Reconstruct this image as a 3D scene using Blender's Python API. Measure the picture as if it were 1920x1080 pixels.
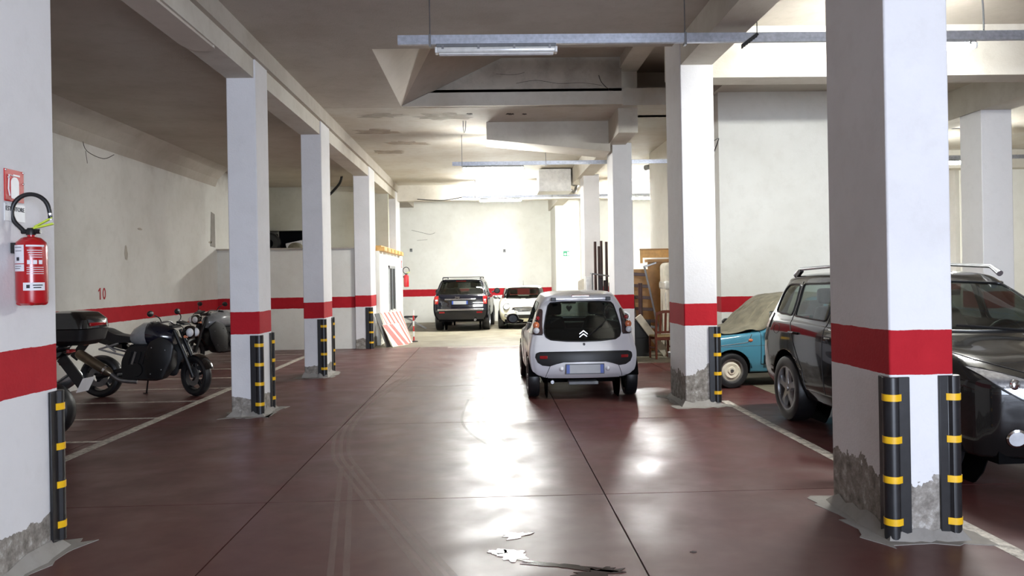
import bpy, bmesh, math, random
import numpy as np
from mathutils import Vector, Matrix
from mathutils.bvhtree import BVHTree

random.seed(7)
for o in list(bpy.data.objects):
    bpy.data.objects.remove(o, do_unlink=True)
scene = bpy.context.scene
COL = scene.collection
R = math.radians

# ------------------------------------------------------------------ camera
cam_data = bpy.data.cameras.new('camera')
cam = bpy.data.objects.new('camera', cam_data)
COL.objects.link(cam)
cam_data.sensor_width = 36.0
cam_data.lens = 36.0 * 1500.0 / 1920.0
cam_data.shift_y = -19.3 / 1920.0
cam_data.clip_start = 0.05
cam_data.clip_end = 200
cam.matrix_world = (Matrix.Translation((0, 0, 1.66)) @ Matrix.Rotation(-math.atan(45 / 1500), 4, 'Z')
                    @ Matrix.Rotation(R(90), 4, 'X') @ Matrix.Rotation(R(-1.0), 4, 'Z'))
scene.camera = cam

# ------------------------------------------------------------------ world, daylight, exposure
world = bpy.data.worlds.new('world')
scene.world = world
world.use_nodes = True
world.node_tree.nodes['Background'].inputs[0].default_value = (0.72, 0.84, 1.0, 1)
world.node_tree.nodes['Background'].inputs[1].default_value = 1.0

def area_light(name, loc, direction, sx, sy, energy, color, spread=180):
    d = bpy.data.lights.new(name, 'AREA')
    d.shape = 'RECTANGLE'; d.size = sx; d.size_y = sy; d.energy = energy; d.color = color
    d.spread = R(spread)
    o = bpy.data.objects.new(name, d)
    o.location = loc
    o.rotation_euler = Vector(direction).to_track_quat('-Z', 'Y').to_euler()
    COL.objects.link(o)
    return o
# daylight falling in through the vehicle entrance in the wall behind the camera
area_light('entrance_daylight', (3.0, -5.9, 1.9), (-0.06, 1, -0.02), 4.6, 3.4, 1030, (0.74, 0.83, 1.0))

vs = scene.view_settings
scene.display_settings.display_device = 'sRGB'
vs.view_transform = 'Standard'
vs.look = 'None'
vs.gamma = 1.0
vs.use_curve_mapping = False
vs.exposure = 0.45
scene.cycles.use_denoising = True
scene.cycles.max_bounces = 8
scene.cycles.diffuse_bounces = 5
scene.cycles.glossy_bounces = 4
scene.cycles.transparent_max_bounces = 16
scene.cycles.caustics_reflective = False
scene.cycles.caustics_refractive = False
scene.cycles.sample_clamp_indirect = 6.0

# ------------------------------------------------------------------ material helpers
def srgb(r, g, b):
    f = lambda c: (c / 12.92 if c <= 0.04045 else ((c + 0.055) / 1.055) ** 2.4)
    return (f(r / 255), f(g / 255), f(b / 255), 1.0)

def new_mat(name):
    m = bpy.data.materials.new(name)
    m.use_nodes = True
    return m, m.node_tree, m.node_tree.nodes['Principled BSDF']

def ramp(nt, fac, stops, interp='LINEAR'):
    n = nt.nodes.new('ShaderNodeValToRGB')
    n.color_ramp.interpolation = interp
    while len(n.color_ramp.elements) < len(stops):
        n.color_ramp.elements.new(0.5)
    for e, (p, c) in zip(n.color_ramp.elements, stops):
        e.position = p
        e.color = c if len(c) == 4 else (*c, 1)
    nt.links.new(fac, n.inputs[0])
    return n

def noise(nt, vec, scale, detail=4, rough=0.55, dist=0.0):
    n = nt.nodes.new('ShaderNodeTexNoise')
    n.inputs['Scale'].default_value = scale
    n.inputs['Detail'].default_value = detail
    n.inputs['Roughness'].default_value = rough
    n.inputs['Distortion'].default_value = dist
    if vec is not None:
        nt.links.new(vec, n.inputs['Vector'])
    return n

def math_n(nt, op, a, b=None, c=None, clamp=False):
    n = nt.nodes.new('ShaderNodeMath')
    n.operation = op
    n.use_clamp = clamp
    for i, v in enumerate((a, b, c)):
        if v is None:
            continue
        if isinstance(v, (int, float)):
            n.inputs[i].default_value = v
        else:
            nt.links.new(v, n.inputs[i])
    return n.outputs[0]

def mix_col(nt, fac, a, b):
    n = nt.nodes.new('ShaderNodeMix')
    n.data_type = 'RGBA'
    for sock, v in ((n.inputs[0], fac), (n.inputs[6], a), (n.inputs[7], b)):
        if isinstance(v, (int, float)):
            sock.default_value = v
        elif isinstance(v, tuple):
            sock.default_value = v
        else:
            nt.links.new(v, sock)
    return n.outputs[2]

def position(nt):
    g = nt.nodes.new('ShaderNodeNewGeometry')
    s = nt.nodes.new('ShaderNodeSeparateXYZ')
    nt.links.new(g.outputs['Position'], s.inputs[0])
    return g.outputs['Position'], s.outputs

def bump(nt, bsdf, height, strength=0.3, dist=0.01):
    b = nt.nodes.new('ShaderNodeBump')
    b.inputs['Strength'].default_value = strength
    b.inputs['Distance'].default_value = dist
    nt.links.new(height, b.inputs['Height'])
    nt.links.new(b.outputs[0], bsdf.inputs['Normal'])

def simple(name, col, rough=0.5, metal=0.0, coat=0.0, var=0.12, scale=12.0, emit=None, estr=0.0, spec=None, bmp=0.0):
    """plain coloured material with a little procedural mottling"""
    m, nt, b = new_mat(name)
    tc = nt.nodes.new('ShaderNodeTexCoord')
    n = noise(nt, tc.outputs['Object'], scale, 4)
    lo = tuple(c * (1 - var) for c in col[:3]) + (1,)
    hi = tuple(min(1, c * (1 + var)) for c in col[:3]) + (1,)
    rp = ramp(nt, n.outputs[0], [(0.3, lo), (0.7, hi)])
    nt.links.new(rp.outputs[0], b.inputs['Base Color'])
    b.inputs['Roughness'].default_value = rough
    b.inputs['Metallic'].default_value = metal
    b.inputs['Coat Weight'].default_value = coat
    b.inputs['Coat Roughness'].default_value = 0.05
    if spec is not None:
        b.inputs['Specular IOR Level'].default_value = spec
    if bmp:
        bump(nt, b, n.outputs[0], bmp, 0.004)
    if emit:
        b.inputs['Emission Color'].default_value = emit
        b.inputs['Emission Strength'].default_value = estr
    return m

RED = srgb(160, 22, 34)

def plaster(name, base, dirt, band=None, wear=0.0, stain=0.35, rough=0.85, top_tone=None, seed=0.0, wearz=0.30):
    """painted plaster: mottling, stains, optional painted red band (world z), worn cement foot"""
    m, nt, b = new_mat(name)
    pos, xyz = position(nt)
    mp = nt.nodes.new('ShaderNodeMapping')
    mp.inputs['Location'].default_value = (seed, seed * 0.7, 0)
    nt.links.new(pos, mp.inputs[0])
    v = mp.outputs[0]
    n1 = noise(nt, v, 0.9, 5, 0.6)
    n2 = noise(nt, v, 6.0, 5, 0.65)
    n3 = noise(nt, v, 45.0, 3, 0.6)
    f1 = ramp(nt, n1.outputs[0], [(0.42, (0, 0, 0)), (0.75, (1, 1, 1))])
    col = mix_col(nt, math_n(nt, 'MULTIPLY', f1.outputs[0], stain), base, dirt)
    f2 = ramp(nt, n2.outputs[0], [(0.5, (0, 0, 0)), (0.8, (1, 1, 1))])
    col = mix_col(nt, math_n(nt, 'MULTIPLY', f2.outputs[0], stain * 0.6), col, dirt)
    hgt = math_n(nt, 'MULTIPLY', n3.outputs[0], 0.35)
    if top_tone:  # blends to a darker tone with height, broken up by noise
        z0, z1, tc = top_tone
        t = math_n(nt, 'SUBTRACT', xyz[2], z0)
        t = math_n(nt, 'DIVIDE', t, z1 - z0)
        t = math_n(nt, 'ADD', t, math_n(nt, 'MULTIPLY', math_n(nt, 'SUBTRACT', n1.outputs[0], 0.5), 1.2), clamp=True)
        col = mix_col(nt, math_n(nt, 'MULTIPLY', t, 0.85), col, tc)
    if band:
        wob = math_n(nt, 'MULTIPLY', math_n(nt, 'SUBTRACT', n2.outputs[0], 0.5), 0.022)
        zz = math_n(nt, 'ADD', xyz[2], wob)
        inb = math_n(nt, 'MULTIPLY', math_n(nt, 'GREATER_THAN', zz, band[0]), math_n(nt, 'LESS_THAN', zz, band[1]))
        chips = math_n(nt, 'LESS_THAN', n2.outputs[0], 0.80)
        redv = mix_col(nt, n2.outputs[0], RED, srgb(186, 36, 46))
        col = mix_col(nt, math_n(nt, 'MULTIPLY', inb, chips), col, redv)
    if wear > 0:
        lim = math_n(nt, 'MULTIPLY_ADD', n1.outputs[0], 0.9 * wear, wearz - 0.45 * wear - 0.12)
        lim = math_n(nt, 'ADD', lim, math_n(nt, 'MULTIPLY', n2.outputs[0], 0.30 * wear))
        w = math_n(nt, 'LESS_THAN', xyz[2], lim)
        cem = ramp(nt, noise(nt, v, 14, 6, 0.7).outputs[0], [(0.3, srgb(96, 90, 84)), (0.55, srgb(150, 144, 136)), (0.75, srgb(205, 202, 198))])
        col = mix_col(nt, w, col, cem.outputs[0])
        hgt = math_n(nt, 'ADD', hgt, math_n(nt, 'MULTIPLY', math_n(nt, 'SUBTRACT', 1.0, w), 1.6))
    nt.links.new(col, b.inputs['Base Color'])
    b.inputs['Roughness'].default_value = rough
    b.inputs['Specular IOR Level'].default_value = 0.25
    bump(nt, b, hgt, 0.5, 0.012)
    return m

def floor_material(name, c0, c1, c2, rough0, rough1, dirt=None):
    m, nt, b = new_mat(name)
    pos, xyz = position(nt)
    n1 = noise(nt, pos, 0.55, 5, 0.6, 0.4)
    n2 = noise(nt, pos, 1.9, 4, 0.55, 0.2)
    n3 = noise(nt, pos, 22, 4, 0.6)
    rp = ramp(nt, n1.outputs[0], [(0.30, c0), (0.52, c1), (0.72, c2)])
    col = rp.outputs[0]
    if dirt:
        f = ramp(nt, n2.outputs[0], [(0.42, (0, 0, 0)), (0.75, (1, 1, 1))])
        col = mix_col(nt, math_n(nt, 'MULTIPLY', f.outputs[0], 0.5), col, dirt)
    nt.links.new(col, b.inputs['Base Color'])
    rr = ramp(nt, n2.outputs[0], [(0.3, (rough0,) * 3), (0.7, (rough1,) * 3)])
    nt.links.new(rr.outputs[0], b.inputs['Roughness'])
    b.inputs['Specular IOR Level'].default_value = 0.4
    nb_ = noise(nt, pos, 1.6, 3, 0.5)
    h = math_n(nt, 'ADD', math_n(nt, 'MULTIPLY', n3.outputs[0], 0.03), nb_.outputs[0])
    bump(nt, b, h, 0.10, 0.02)
    return m

def glass_mat(name, tint, refl=0.10, rough=0.02):
    m = bpy.data.materials.new(name)
    m.use_nodes = True
    nt = m.node_tree
    nt.nodes.clear()
    out = nt.nodes.new('ShaderNodeOutputMaterial')
    tr = nt.nodes.new('ShaderNodeBsdfTransparent')
    n = noise(nt, None, 3.0)
    tc = nt.nodes.new('ShaderNodeTexCoord')
    nt.links.new(tc.outputs['Object'], n.inputs['Vector'])
    dirt = mix_col(nt, math_n(nt, 'MULTIPLY', n.outputs[0], 0.2), tint, tuple(c * 0.8 for c in tint[:3]) + (1,))
    nt.links.new(dirt, tr.inputs[0])
    gl = nt.nodes.new('ShaderNodeBsdfGlossy')
    gl.inputs['Roughness'].default_value = rough
    gl.inputs['Color'].default_value = (0.9, 0.95, 0.95, 1)
    lw = nt.nodes.new('ShaderNodeLayerWeight')
    lw.inputs[0].default_value = 0.25
    f = math_n(nt, 'MULTIPLY_ADD', lw.outputs['Fresnel'], 0.8, refl * 0.4, clamp=True)
    mx = nt.nodes.new('ShaderNodeMixShader')
    nt.links.new(f, mx.inputs[0])
    nt.links.new(tr.outputs[0], mx.inputs[1])
    nt.links.new(gl.outputs[0], mx.inputs[2])
    nt.links.new(mx.outputs[0], out.inputs[0])
    return m

def alpha_mat(name, col, strength, rough=0.6, scale=30.0):
    """thin worn paint or rubber film: part transparent by noise"""
    m = bpy.data.materials.new(name)
    m.use_nodes = True
    nt = m.node_tree
    b = nt.nodes['Principled BSDF']
    b.inputs['Base Color'].default_value = col
    b.inputs['Roughness'].default_value = rough
    pos, xyz = position(nt)
    n = noise(nt, pos, scale, 5, 0.7)
    rp = ramp(nt, n.outputs[0], [(0.3, (strength * 0.35,) * 3), (0.6, (strength,) * 3)])
    nt.links.new(rp.outputs[0], b.inputs['Alpha'])
    return m

def car_paint(name, col, rough=0.28, metal=0.0, flake=0.0):
    m, nt, b = new_mat(name)
    tc = nt.nodes.new('ShaderNodeTexCoord')
    n = noise(nt, tc.outputs['Object'], 5.0, 4)
    dust = tuple(min(1, c * 0.97 + 0.002) for c in col[:3]) + (1,)
    nt.links.new(mix_col(nt, n.outputs[0], col, dust), b.inputs['Base Color'])
    b.inputs['Roughness'].default_value = rough
    b.inputs['Metallic'].default_value = metal
    b.inputs['Coat Weight'].default_value = 0.7
    b.inputs['Specular IOR Level'].default_value = 0.12
    b.inputs['Coat Roughness'].default_value = 0.04
    return m

M = {}
M['column'] = plaster('column_plaster', srgb(226, 225, 226), srgb(188, 186, 184), band=(1.017, 1.293), wear=0.45, stain=0.28)
M['column2'] = plaster('column_plaster_chipped', srgb(226, 225, 226), srgb(186, 182, 176), band=(1.017, 1.293), wear=0.9, stain=0.3, seed=4.3, wearz=0.38)
M['wall'] = plaster('wall_plaster', srgb(230, 229, 222), srgb(196, 192, 180), band=(1.0, 1.27), stain=0.35)
M['wall_left'] = plaster('wall_plaster_dark_top', srgb(218, 216, 210), srgb(184, 180, 170), band=(1.0, 1.265), stain=0.45, top_tone=(3.9, 4.9, srgb(112, 102, 92)))
M['wall_plain'] = plaster('wall_plaster_plain', srgb(230, 229, 222), srgb(196, 192, 182), stain=0.3)
M['wall_upper'] = plaster('wall_plaster_upper', srgb(208, 206, 192), srgb(172, 168, 150), stain=0.5)
M['ceiling'] = plaster('ceiling_plaster', srgb(184, 177, 166), srgb(150, 138, 122), stain=0.5)
M['ceiling_far'] = plaster('ceiling_plaster_stained', srgb(194, 190, 180), srgb(160, 142, 116), stain=0.55, seed=2.0)
M['beam'] = plaster('beam_plaster', srgb(206, 201, 190), srgb(164, 154, 138), stain=0.5)
M['beam_dirty'] = plaster('beam_cement', srgb(190, 182, 170), srgb(120, 112, 102), stain=0.75)
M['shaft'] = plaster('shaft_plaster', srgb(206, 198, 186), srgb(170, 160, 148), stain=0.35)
M['red_floor'] = floor_material('red_resin_floor', srgb(86, 37, 36), srgb(86, 48, 45), srgb(90, 60, 56), 0.29, 0.50, srgb(82, 62, 57))
M['concrete_floor'] = floor_material('bare_concrete_floor', srgb(104, 98, 84), srgb(128, 121, 105), srgb(146, 139, 122), 0.45, 0.7, srgb(92, 85, 74))
M['joint'] = simple('floor_joint_dark', srgb(40, 26, 24), 0.7)
M['line'] = alpha_mat('worn_white_line', srgb(206, 198, 186), 0.95, 0.5, 14)
M['mark'] = alpha_mat('tyre_scuff', srgb(176, 156, 146), 0.15, 0.45, 26)
M['cement'] = plaster('cement_patch', srgb(150, 146, 140), srgb(108, 102, 98), stain=0.7)
M['rubber'] = simple('black_rubber', srgb(26, 26, 28), 0.42, var=0.2)
M['guard'] = simple('guard_rubber', srgb(30, 30, 32), 0.38, var=0.25, scale=20)
M['yellow'] = simple('yellow_reflector', srgb(236, 184, 30), 0.4)
M['galv'] = simple('galvanised_steel', srgb(176, 180, 190), 0.38, 0.75, var=0.15, scale=25)
M['white_plastic'] = simple('white_plastic', srgb(228, 228, 226), 0.35)
M['grey_plastic'] = simple('grey_plastic', srgb(120, 122, 124), 0.5)
M['black_plastic'] = simple('black_plastic', srgb(15, 15, 17), 0.45)
M['black_matte'] = simple('black_matte', srgb(12, 12, 13), 0.95, spec=0.03)
M['black_gloss'] = simple('black_gloss', srgb(10, 10, 12), 0.12, coat=0.6)
M['chrome'] = simple('chrome', srgb(214, 216, 220), 0.12, 1.0, var=0.04)
M['steel'] = simple('brushed_steel', srgb(150, 150, 152), 0.32, 0.9)
M['alu'] = simple('aluminium', srgb(178, 180, 184), 0.3, 0.8)
M['red_ext'] = simple('extinguisher_red', srgb(170, 18, 26), 0.3, coat=0.4, var=0.06)
M['red_sign'] = simple('sign_red', srgb(190, 36, 36), 0.45, var=0.05)
M['white_sign'] = simple('sign_white', srgb(232, 232, 232), 0.4, var=0.04)
M['paper'] = simple('paper_label', srgb(222, 220, 224), 0.6, var=0.05)
M['ink'] = simple('dark_ink', srgb(46, 46, 52), 0.7)
M['green_sign'] = simple('exit_green', srgb(20, 120, 84), 0.4, var=0.05)
M['lime'] = simple('lime_lever', srgb(190, 210, 70), 0.45)
M['number_red'] = simple('number_red', srgb(168, 40, 44), 0.8)
M['lamp_on'] = simple('lit_tube_cover', (1, 1, 1, 1), 0.4, emit=(0.97, 0.985, 0.95, 1), estr=320)
M['lamp_mid'] = simple('lit_mid_tube_cover', (1, 1, 1, 1), 0.4, emit=(0.97, 0.985, 0.95, 1), estr=470)
M['lamp_new'] = simple('lit_new_tube_cover', (1, 1, 1, 1), 0.4, emit=(0.97, 0.985, 0.95, 1), estr=900)
M['clear_cover'] = simple('clear_cover_off', srgb(214, 214, 210), 0.15, coat=0.5)
M['wood'] = simple('varnished_pine', srgb(206, 160, 92), 0.45, var=0.2, scale=8)
M['wood_tan'] = simple('tan_board', srgb(172, 130, 82), 0.5, var=0.18, scale=6)
M['wood_red'] = simple('mahogany_wood', srgb(106, 48, 30), 0.4, var=0.25, scale=9)
M['wood_dark'] = simple('dark_brown_wood', srgb(66, 40, 36), 0.45, var=0.2, scale=9)
M['cream'] = simple('cream_fabric', srgb(214, 206, 188), 0.8, var=0.1, scale=10)
M['straw'] = simple('straw_seat', srgb(168, 146, 104), 0.8, var=0.2, scale=60)
M['film'] = simple('plastic_film', srgb(226, 224, 214), 0.25, coat=0.5)
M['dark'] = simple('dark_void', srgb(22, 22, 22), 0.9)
M['interior'] = simple('car_interior', srgb(13, 13, 14), 0.85)
M['silver'] = car_paint('silver_paint', srgb(228, 228, 232), 0.34, 0.08)
M['black_paint'] = car_paint('black_blue_paint', srgb(12, 13, 24), 0.2)
M['cream_paint'] = car_paint('cream_paint', srgb(232, 230, 206), 0.3)
M['blue_paint'] = car_paint('light_blue_paint', srgb(70, 128, 150), 0.45)
M['dark_paint'] = car_paint('charcoal_paint', srgb(20, 19, 19), 0.2)
M['glass_dark'] = glass_mat('tinted_glass', (0.34, 0.40, 0.37, 1), 0.12)
M['glass'] = glass_mat('clear_glass', (0.68, 0.78, 0.74, 1), 0.15)
M['lens_red'] = simple('red_lens', srgb(150, 20, 24), 0.12, coat=1.0)
M['lens_smoke'] = simple('smoked_lens', srgb(70, 52, 52), 0.12, coat=1.0)
M['lens_clear'] = simple('clear_lens', srgb(206, 208, 212), 0.1, coat=1.0)
M['lens_head'] = simple('headlamp_glass', srgb(150, 152, 156), 0.08, 0.5, coat=1.0, var=0.3, scale=30)
M['stain'] = alpha_mat('rust_stain', srgb(160, 124, 80), 0.20, 0.9, 3)
M['peel'] = alpha_mat('grey_peeling', srgb(160, 154, 142), 0.22, 0.9, 5)
M['crack'] = simple('crack_dark', srgb(60, 52, 46), 0.9)
M['lens_amber'] = simple('amber_lens', srgb(196, 110, 70), 0.15, coat=1.0)
M['plate_grey'] = simple('plate_grey', srgb(160, 162, 166), 0.5, var=0.03)
M['plate_blue'] = simple('plate_blue', srgb(42, 70, 150), 0.4)
M['cover'] = simple('dust_cover_cloth', srgb(128, 122, 104), 0.9, var=0.25, scale=7, bmp=0.4)
M['tank_grey'] = simple('tank_grey', srgb(140, 142, 144), 0.25, coat=0.7)
M['tank_dark'] = simple('tank_blue_black', srgb(18, 20, 34), 0.2, coat=0.8)
M['titan'] = simple('exhaust_titanium', srgb(120, 108, 92), 0.35, 0.85, var=0.15)
M['stripe_red'] = simple('faded_red_stripe', srgb(202, 96, 86), 0.6)
M['stripe_white'] = simple('chalk_white_board', srgb(226, 220, 204), 0.6)
M['water'] = simple('spilled_water', srgb(34, 10, 10), 0.22, spec=0.12, var=0.05)
M['blue_panel'] = simple('blue_notice', srgb(120, 140, 190), 0.4)

# ------------------------------------------------------------------ mesh builder
class MB:
    def __init__(self):
        self.v = []; self.f = []
    def add(self, vs_, fs_):
        o = len(self.v)
        self.v += [tuple(p) for p in vs_]
        self.f += [tuple(i + o for i in f) for f in fs_]
        return self
    def box(self, x0, x1, y0, y1, z0, z1):
        return self.add([(x, y, z) for z in (z0, z1) for y in (y0, y1) for x in (x0, x1)],
                        [(0, 2, 3, 1), (4, 5, 7, 6), (0, 1, 5, 4), (2, 6, 7, 3), (0, 4, 6, 2), (1, 3, 7, 5)])
    def bar(self, a, b, w, h, up=(0, 0, 1)):
        a = Vector(a); b = Vector(b); d = (b - a).normalized(); up = Vector(up)
        s = d.cross(up)
        if s.length < 1e-4:
            s = d.cross(Vector((1, 0, 0)))
        s.normalize(); u = s.cross(d).normalized()
        s *= w / 2; u *= h / 2
        return self.add([a - s - u, a + s - u, a + s + u, a - s + u, b - s - u, b + s - u, b + s + u, b - s + u],
                        [(0, 1, 2, 3), (4, 7, 6, 5), (0, 4, 5, 1), (1, 5, 6, 2), (2, 6, 7, 3), (3, 7, 4, 0)])
    def loft(self, rings, caps=True, closed=True):
        n = len(rings[0]); o = len(self.v)
        for r in rings:
            self.v += [tuple(p) for p in r]
        for k in range(len(rings) - 1):
            for i in range(n if closed else n - 1):
                j = (i + 1) % n
                self.f.append((o + k * n + i, o + k * n + j, o + (k + 1) * n + j, o + (k + 1) * n + i))
        if caps:
            self.f.append(tuple(o + i for i in reversed(range(n))))
            self.f.append(tuple(o + (len(rings) - 1) * n + i for i in range(n)))
        return self
    def tube(self, pts, rad, n=8, flat=1.0, caps=True, loop=False):
        pts = [Vector(p) for p in pts]
        if not hasattr(rad, '__len__'):
            rad = [rad] * len(pts)
        rings = []; prev = None
        m = len(pts)
        for i, p in enumerate(pts):
            if loop:
                d = pts[(i + 1) % m] - pts[i - 1]
            else:
                d = pts[min(i + 1, m - 1)] - pts[max(i - 1, 0)]
            d.normalize()
            if prev is None:
                up = Vector((0, 0, 1)) if abs(d.z) < 0.9 else Vector((1, 0, 0))
                s = d.cross(up).normalized()
            else:
                s = (prev - d * prev.dot(d))
                if s.length < 1e-5:
                    s = d.cross(Vector((0, 0, 1)))
                s.normalize()
            prev = s
            u = s.cross(d)
            rings.append([p + (s * math.cos(2 * math.pi * k / n) + u * math.sin(2 * math.pi * k / n) * flat) * rad[i] for k in range(n)])
        if loop:
            rings.append(rings[0]); caps = False
        return self.loft(rings, caps)
    def lathe(self, prof, o=(0, 0, 0), axis='Z', n=24, a0=0.0, a1=360.0):
        full = abs(a1 - a0) >= 359.9
        rings = []
        cnt = n if full else n + 1
        o = Vector(o)
        for k in range(cnt):
            a = R(a0 + (a1 - a0) * k / n)
            c, s = math.cos(a), math.sin(a)
            ring = []
            for r, h in prof:
                if axis == 'Z': p = (r * c, r * s, h)
                elif axis == 'X': p = (h, r * c, r * s)
                else: p = (r * c, h, r * s)
                ring.append(o + Vector(p))
            rings.append(ring)
        if full:
            rings.append(rings[0])
        return self.loft(rings, caps=False, closed=False)
    def prism(self, poly, axis, a0, a1, scale1=1.0):
        """polygon in the two other axes (x,y / x,z / y,z order), extruded along axis"""
        def mp(p, a):
            if axis == 'Z': return (p[0], p[1], a)
            if axis == 'Y': return (p[0], a, p[1])
            return (a, p[0], p[1])
        cx = sum(p[0] for p in poly) / len(poly); cy = sum(p[1] for p in poly) / len(poly)
        p1 = [(cx + (p[0] - cx) * scale1, cy + (p[1] - cy) * scale1) for p in poly]
        return self.loft([[mp(p, a0) for p in poly], [mp(p, a1) for p in p1]])
    def sphere(self, c, r, nu=16, nv=10):
        if not hasattr(r, '__len__'):
            r = (r, r, r)
        vs_ = []; fs_ = []
        for j in range(nv + 1):
            t = math.pi * j / nv
            for i in range(nu):
                a = 2 * math.pi * i / nu
                vs_.append((c[0] + r[0] * math.sin(t) * math.cos(a), c[1] + r[1] * math.sin(t) * math.sin(a), c[2] + r[2] * math.cos(t)))
        for j in range(nv):
            for i in range(nu):
                k = (i + 1) % nu
                fs_.append((j * nu + i, (j + 1) * nu + i, (j + 1) * nu + k, j * nu + k))
        return self.add(vs_, fs_)
    def ribbon(self, pts, w, z, th=0.002):
        rings = []
        for i, p in enumerate(pts):
            a = Vector(pts[max(i - 1, 0)]); b = Vector(pts[min(i + 1, len(pts) - 1)])
            d = (b - a).normalized(); s = Vector((-d.y, d.x)) * w / 2
            rings.append([(p[0] + s.x, p[1] + s.y, z), (p[0] - s.x, p[1] - s.y, z), (p[0] - s.x, p[1] - s.y, z + th), (p[0] + s.x, p[1] + s.y, z + th)])
        return self.loft(rings)
    def xform(self, mat):
        self.v = [tuple(mat @ Vector(p)) for p in self.v]
        return self
    def build(self, name, mat, parent=None, smooth=True, bevel=0.0, angle=38, seg=2):
        me = bpy.data.meshes.new(name)
        bm = bmesh.new()
        bv = [bm.verts.new(p) for p in self.v]
        for f in self.f:
            try:
                bm.faces.new([bv[i] for i in f])
            except ValueError:
                pass
        bmesh.ops.remove_doubles(bm, verts=bm.verts, dist=1e-5)
        bmesh.ops.recalc_face_normals(bm, faces=bm.faces)
        bm.to_mesh(me); bm.free()
        return link_mesh(name, me, mat, parent, smooth, bevel, angle, seg)

def link_mesh(name, me, mat, parent=None, smooth=True, bevel=0.0, angle=38, seg=2):
    o = bpy.data.objects.new(name, me)
    COL.objects.link(o)
    me.materials.append(M[mat] if isinstance(mat, str) else mat)
    if smooth:
        me.shade_smooth()
        me.set_sharp_from_angle(angle=R(angle))
    if bevel > 0:
        b = o.modifiers.new('bevel', 'BEVEL')
        b.width = bevel; b.segments = seg; b.limit_method = 'ANGLE'; b.angle_limit = R(40)
    if parent is not None:
        o.parent = parent
    return o

def tag(o, label=None, cat=None, group=None, kind=None):
    if label: o['label'] = label
    if cat: o['category'] = cat
    if group: o['group'] = group
    if kind: o['kind'] = kind
    return o

def thing(name, label, cat, loc=(0, 0, 0), rz=0.0, group=None, kind=None):
    o = bpy.data.objects.new(name, None)
    o.empty_display_size = 0.1
    COL.objects.link(o)
    o.location = loc
    o.rotation_euler = (0, 0, R(rz))
    return tag(o, label, cat, group, kind)

def text_mesh(name, txt, size, mat, parent, loc, rot, depth=0.002, align='CENTER', bold=0.0):
    cu = bpy.data.curves.new(name, 'FONT')
    cu.body = txt; cu.size = size; cu.extrude = depth; cu.align_x = align; cu.align_y = 'CENTER'; cu.offset = bold
    ob = bpy.data.objects.new(name + '_curve', cu)
    COL.objects.link(ob)
    dg = bpy.context.evaluated_depsgraph_get()
    me = bpy.data.meshes.new_from_object(ob.evaluated_get(dg))
    bpy.data.objects.remove(ob, do_unlink=True)
    o = link_mesh(name, me, mat, parent, smooth=False)
    o.location = loc
    o.rotation_euler = rot
    return o
FRONT = (R(90), 0, 0)            # text upright, read from -Y

def struct(name, mb, mat, label=None, bevel=0.0, cat=None):
    o = mb.build(name, mat, None, smooth=False, bevel=bevel)
    return tag(o, label, cat, kind='structure')

def arc(cx, cy, r, a0, a1, n, ry=None):
    ry = r if ry is None else ry
    return [(cx + r * math.cos(R(a0 + (a1 - a0) * k / n)), cy + ry * math.sin(R(a0 + (a1 - a0) * k / n))) for k in range(n + 1)]

def curve_pts(ctrl, n=8):
    """Catmull-Rom through control points"""
    c = [Vector(p) for p in ctrl]
    out = []
    for i in range(len(c) - 1):
        p0 = c[max(i - 1, 0)]; p1 = c[i]; p2 = c[i + 1]; p3 = c[min(i + 2, len(c) - 1)]
        for k in range(n):
            t = k / n
            out.append(0.5 * ((2 * p1) + (p2 - p0) * t + (2 * p0 - 5 * p1 + 4 * p2 - p3) * t * t + (3 * p1 - p0 - 3 * p2 + p3) * t ** 3))
    out.append(c[-1])
    return out

# ================================================================== THE BUILDING
CZ = 4.65      # ceiling over the aisle
# ---- floor: sub-base, red slabs with saw-cut joints, bare concrete beyond
floor = struct('floor', MB().box(-6.9, 15.2, -6.2, 31.2, -0.30, -0.022), 'joint', 'glossy dark red garage floor with bare concrete at the far end')
def slab(x0, x1, y0, y1, mat='red_floor', g=0.005):
    MB().box(x0 + g, x1 - g, y0 + g, y1 - g, -0.03, 0.0).build('slab', mat, floor, smooth=False)
XL = [-6.9, -4.24, -1.69, 0.86, 2.62]
YL = [-6.2, -3.4, -0.3, 2.9, 6.07, 9.26, 12.45, 15.1, 19.6]
for i in range(len(XL) - 1):
    for j in range(len(YL) - 1):
        slab(XL[i], 3.06 if i == 3 and YL[j + 1] <= 15.1 else XL[i + 1], YL[j], YL[j + 1])
YR = [-6.2, -0.3, 2.9, 6.07, 9.26, 10.6]
XR = [3.06, 5.96, 8.51, 11.6, 15.2]
for i in range(len(XR) - 1):
    for j in range(len(YR) - 1):
        slab(XR[i], XR[i + 1], YR[j], YR[j + 1])
slab(3.06, 3.9, 10.6, 15.1)
slab(3.9, 15.2, 10.6, 15.1, 'concrete_floor', 0.0)
slab(2.62, 15.2, 15.1, 31.2, 'concrete_floor', 0.0)
slab(-6.9, 2.62, 19.6, 31.2, 'concrete_floor', 0.0)
# painted bay lines
def line(x0, x1, y0, y1):
    MB().box(x0, x1, y0, y1, 0.0, 0.0018).build('painted_line', 'line', floor, smooth=False)
line(-4.13, -4.01, 5.2, 19.4)
for y in (7.2, 8.6, 10.03, 11.4, 12.75, 14.1, 15.55, 17.0, 18.4):
    line(-6.5, -4.13, y - 0.035, y + 0.035)
line(3.01, 3.12, 2.0, 10.4)
line(-0.26, -0.12, 13.3, 17.9)
line(0.0, 0.62, 18.0, 18.2)
line(-1.0, 1.0, 19.3, 19.45)
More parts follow.
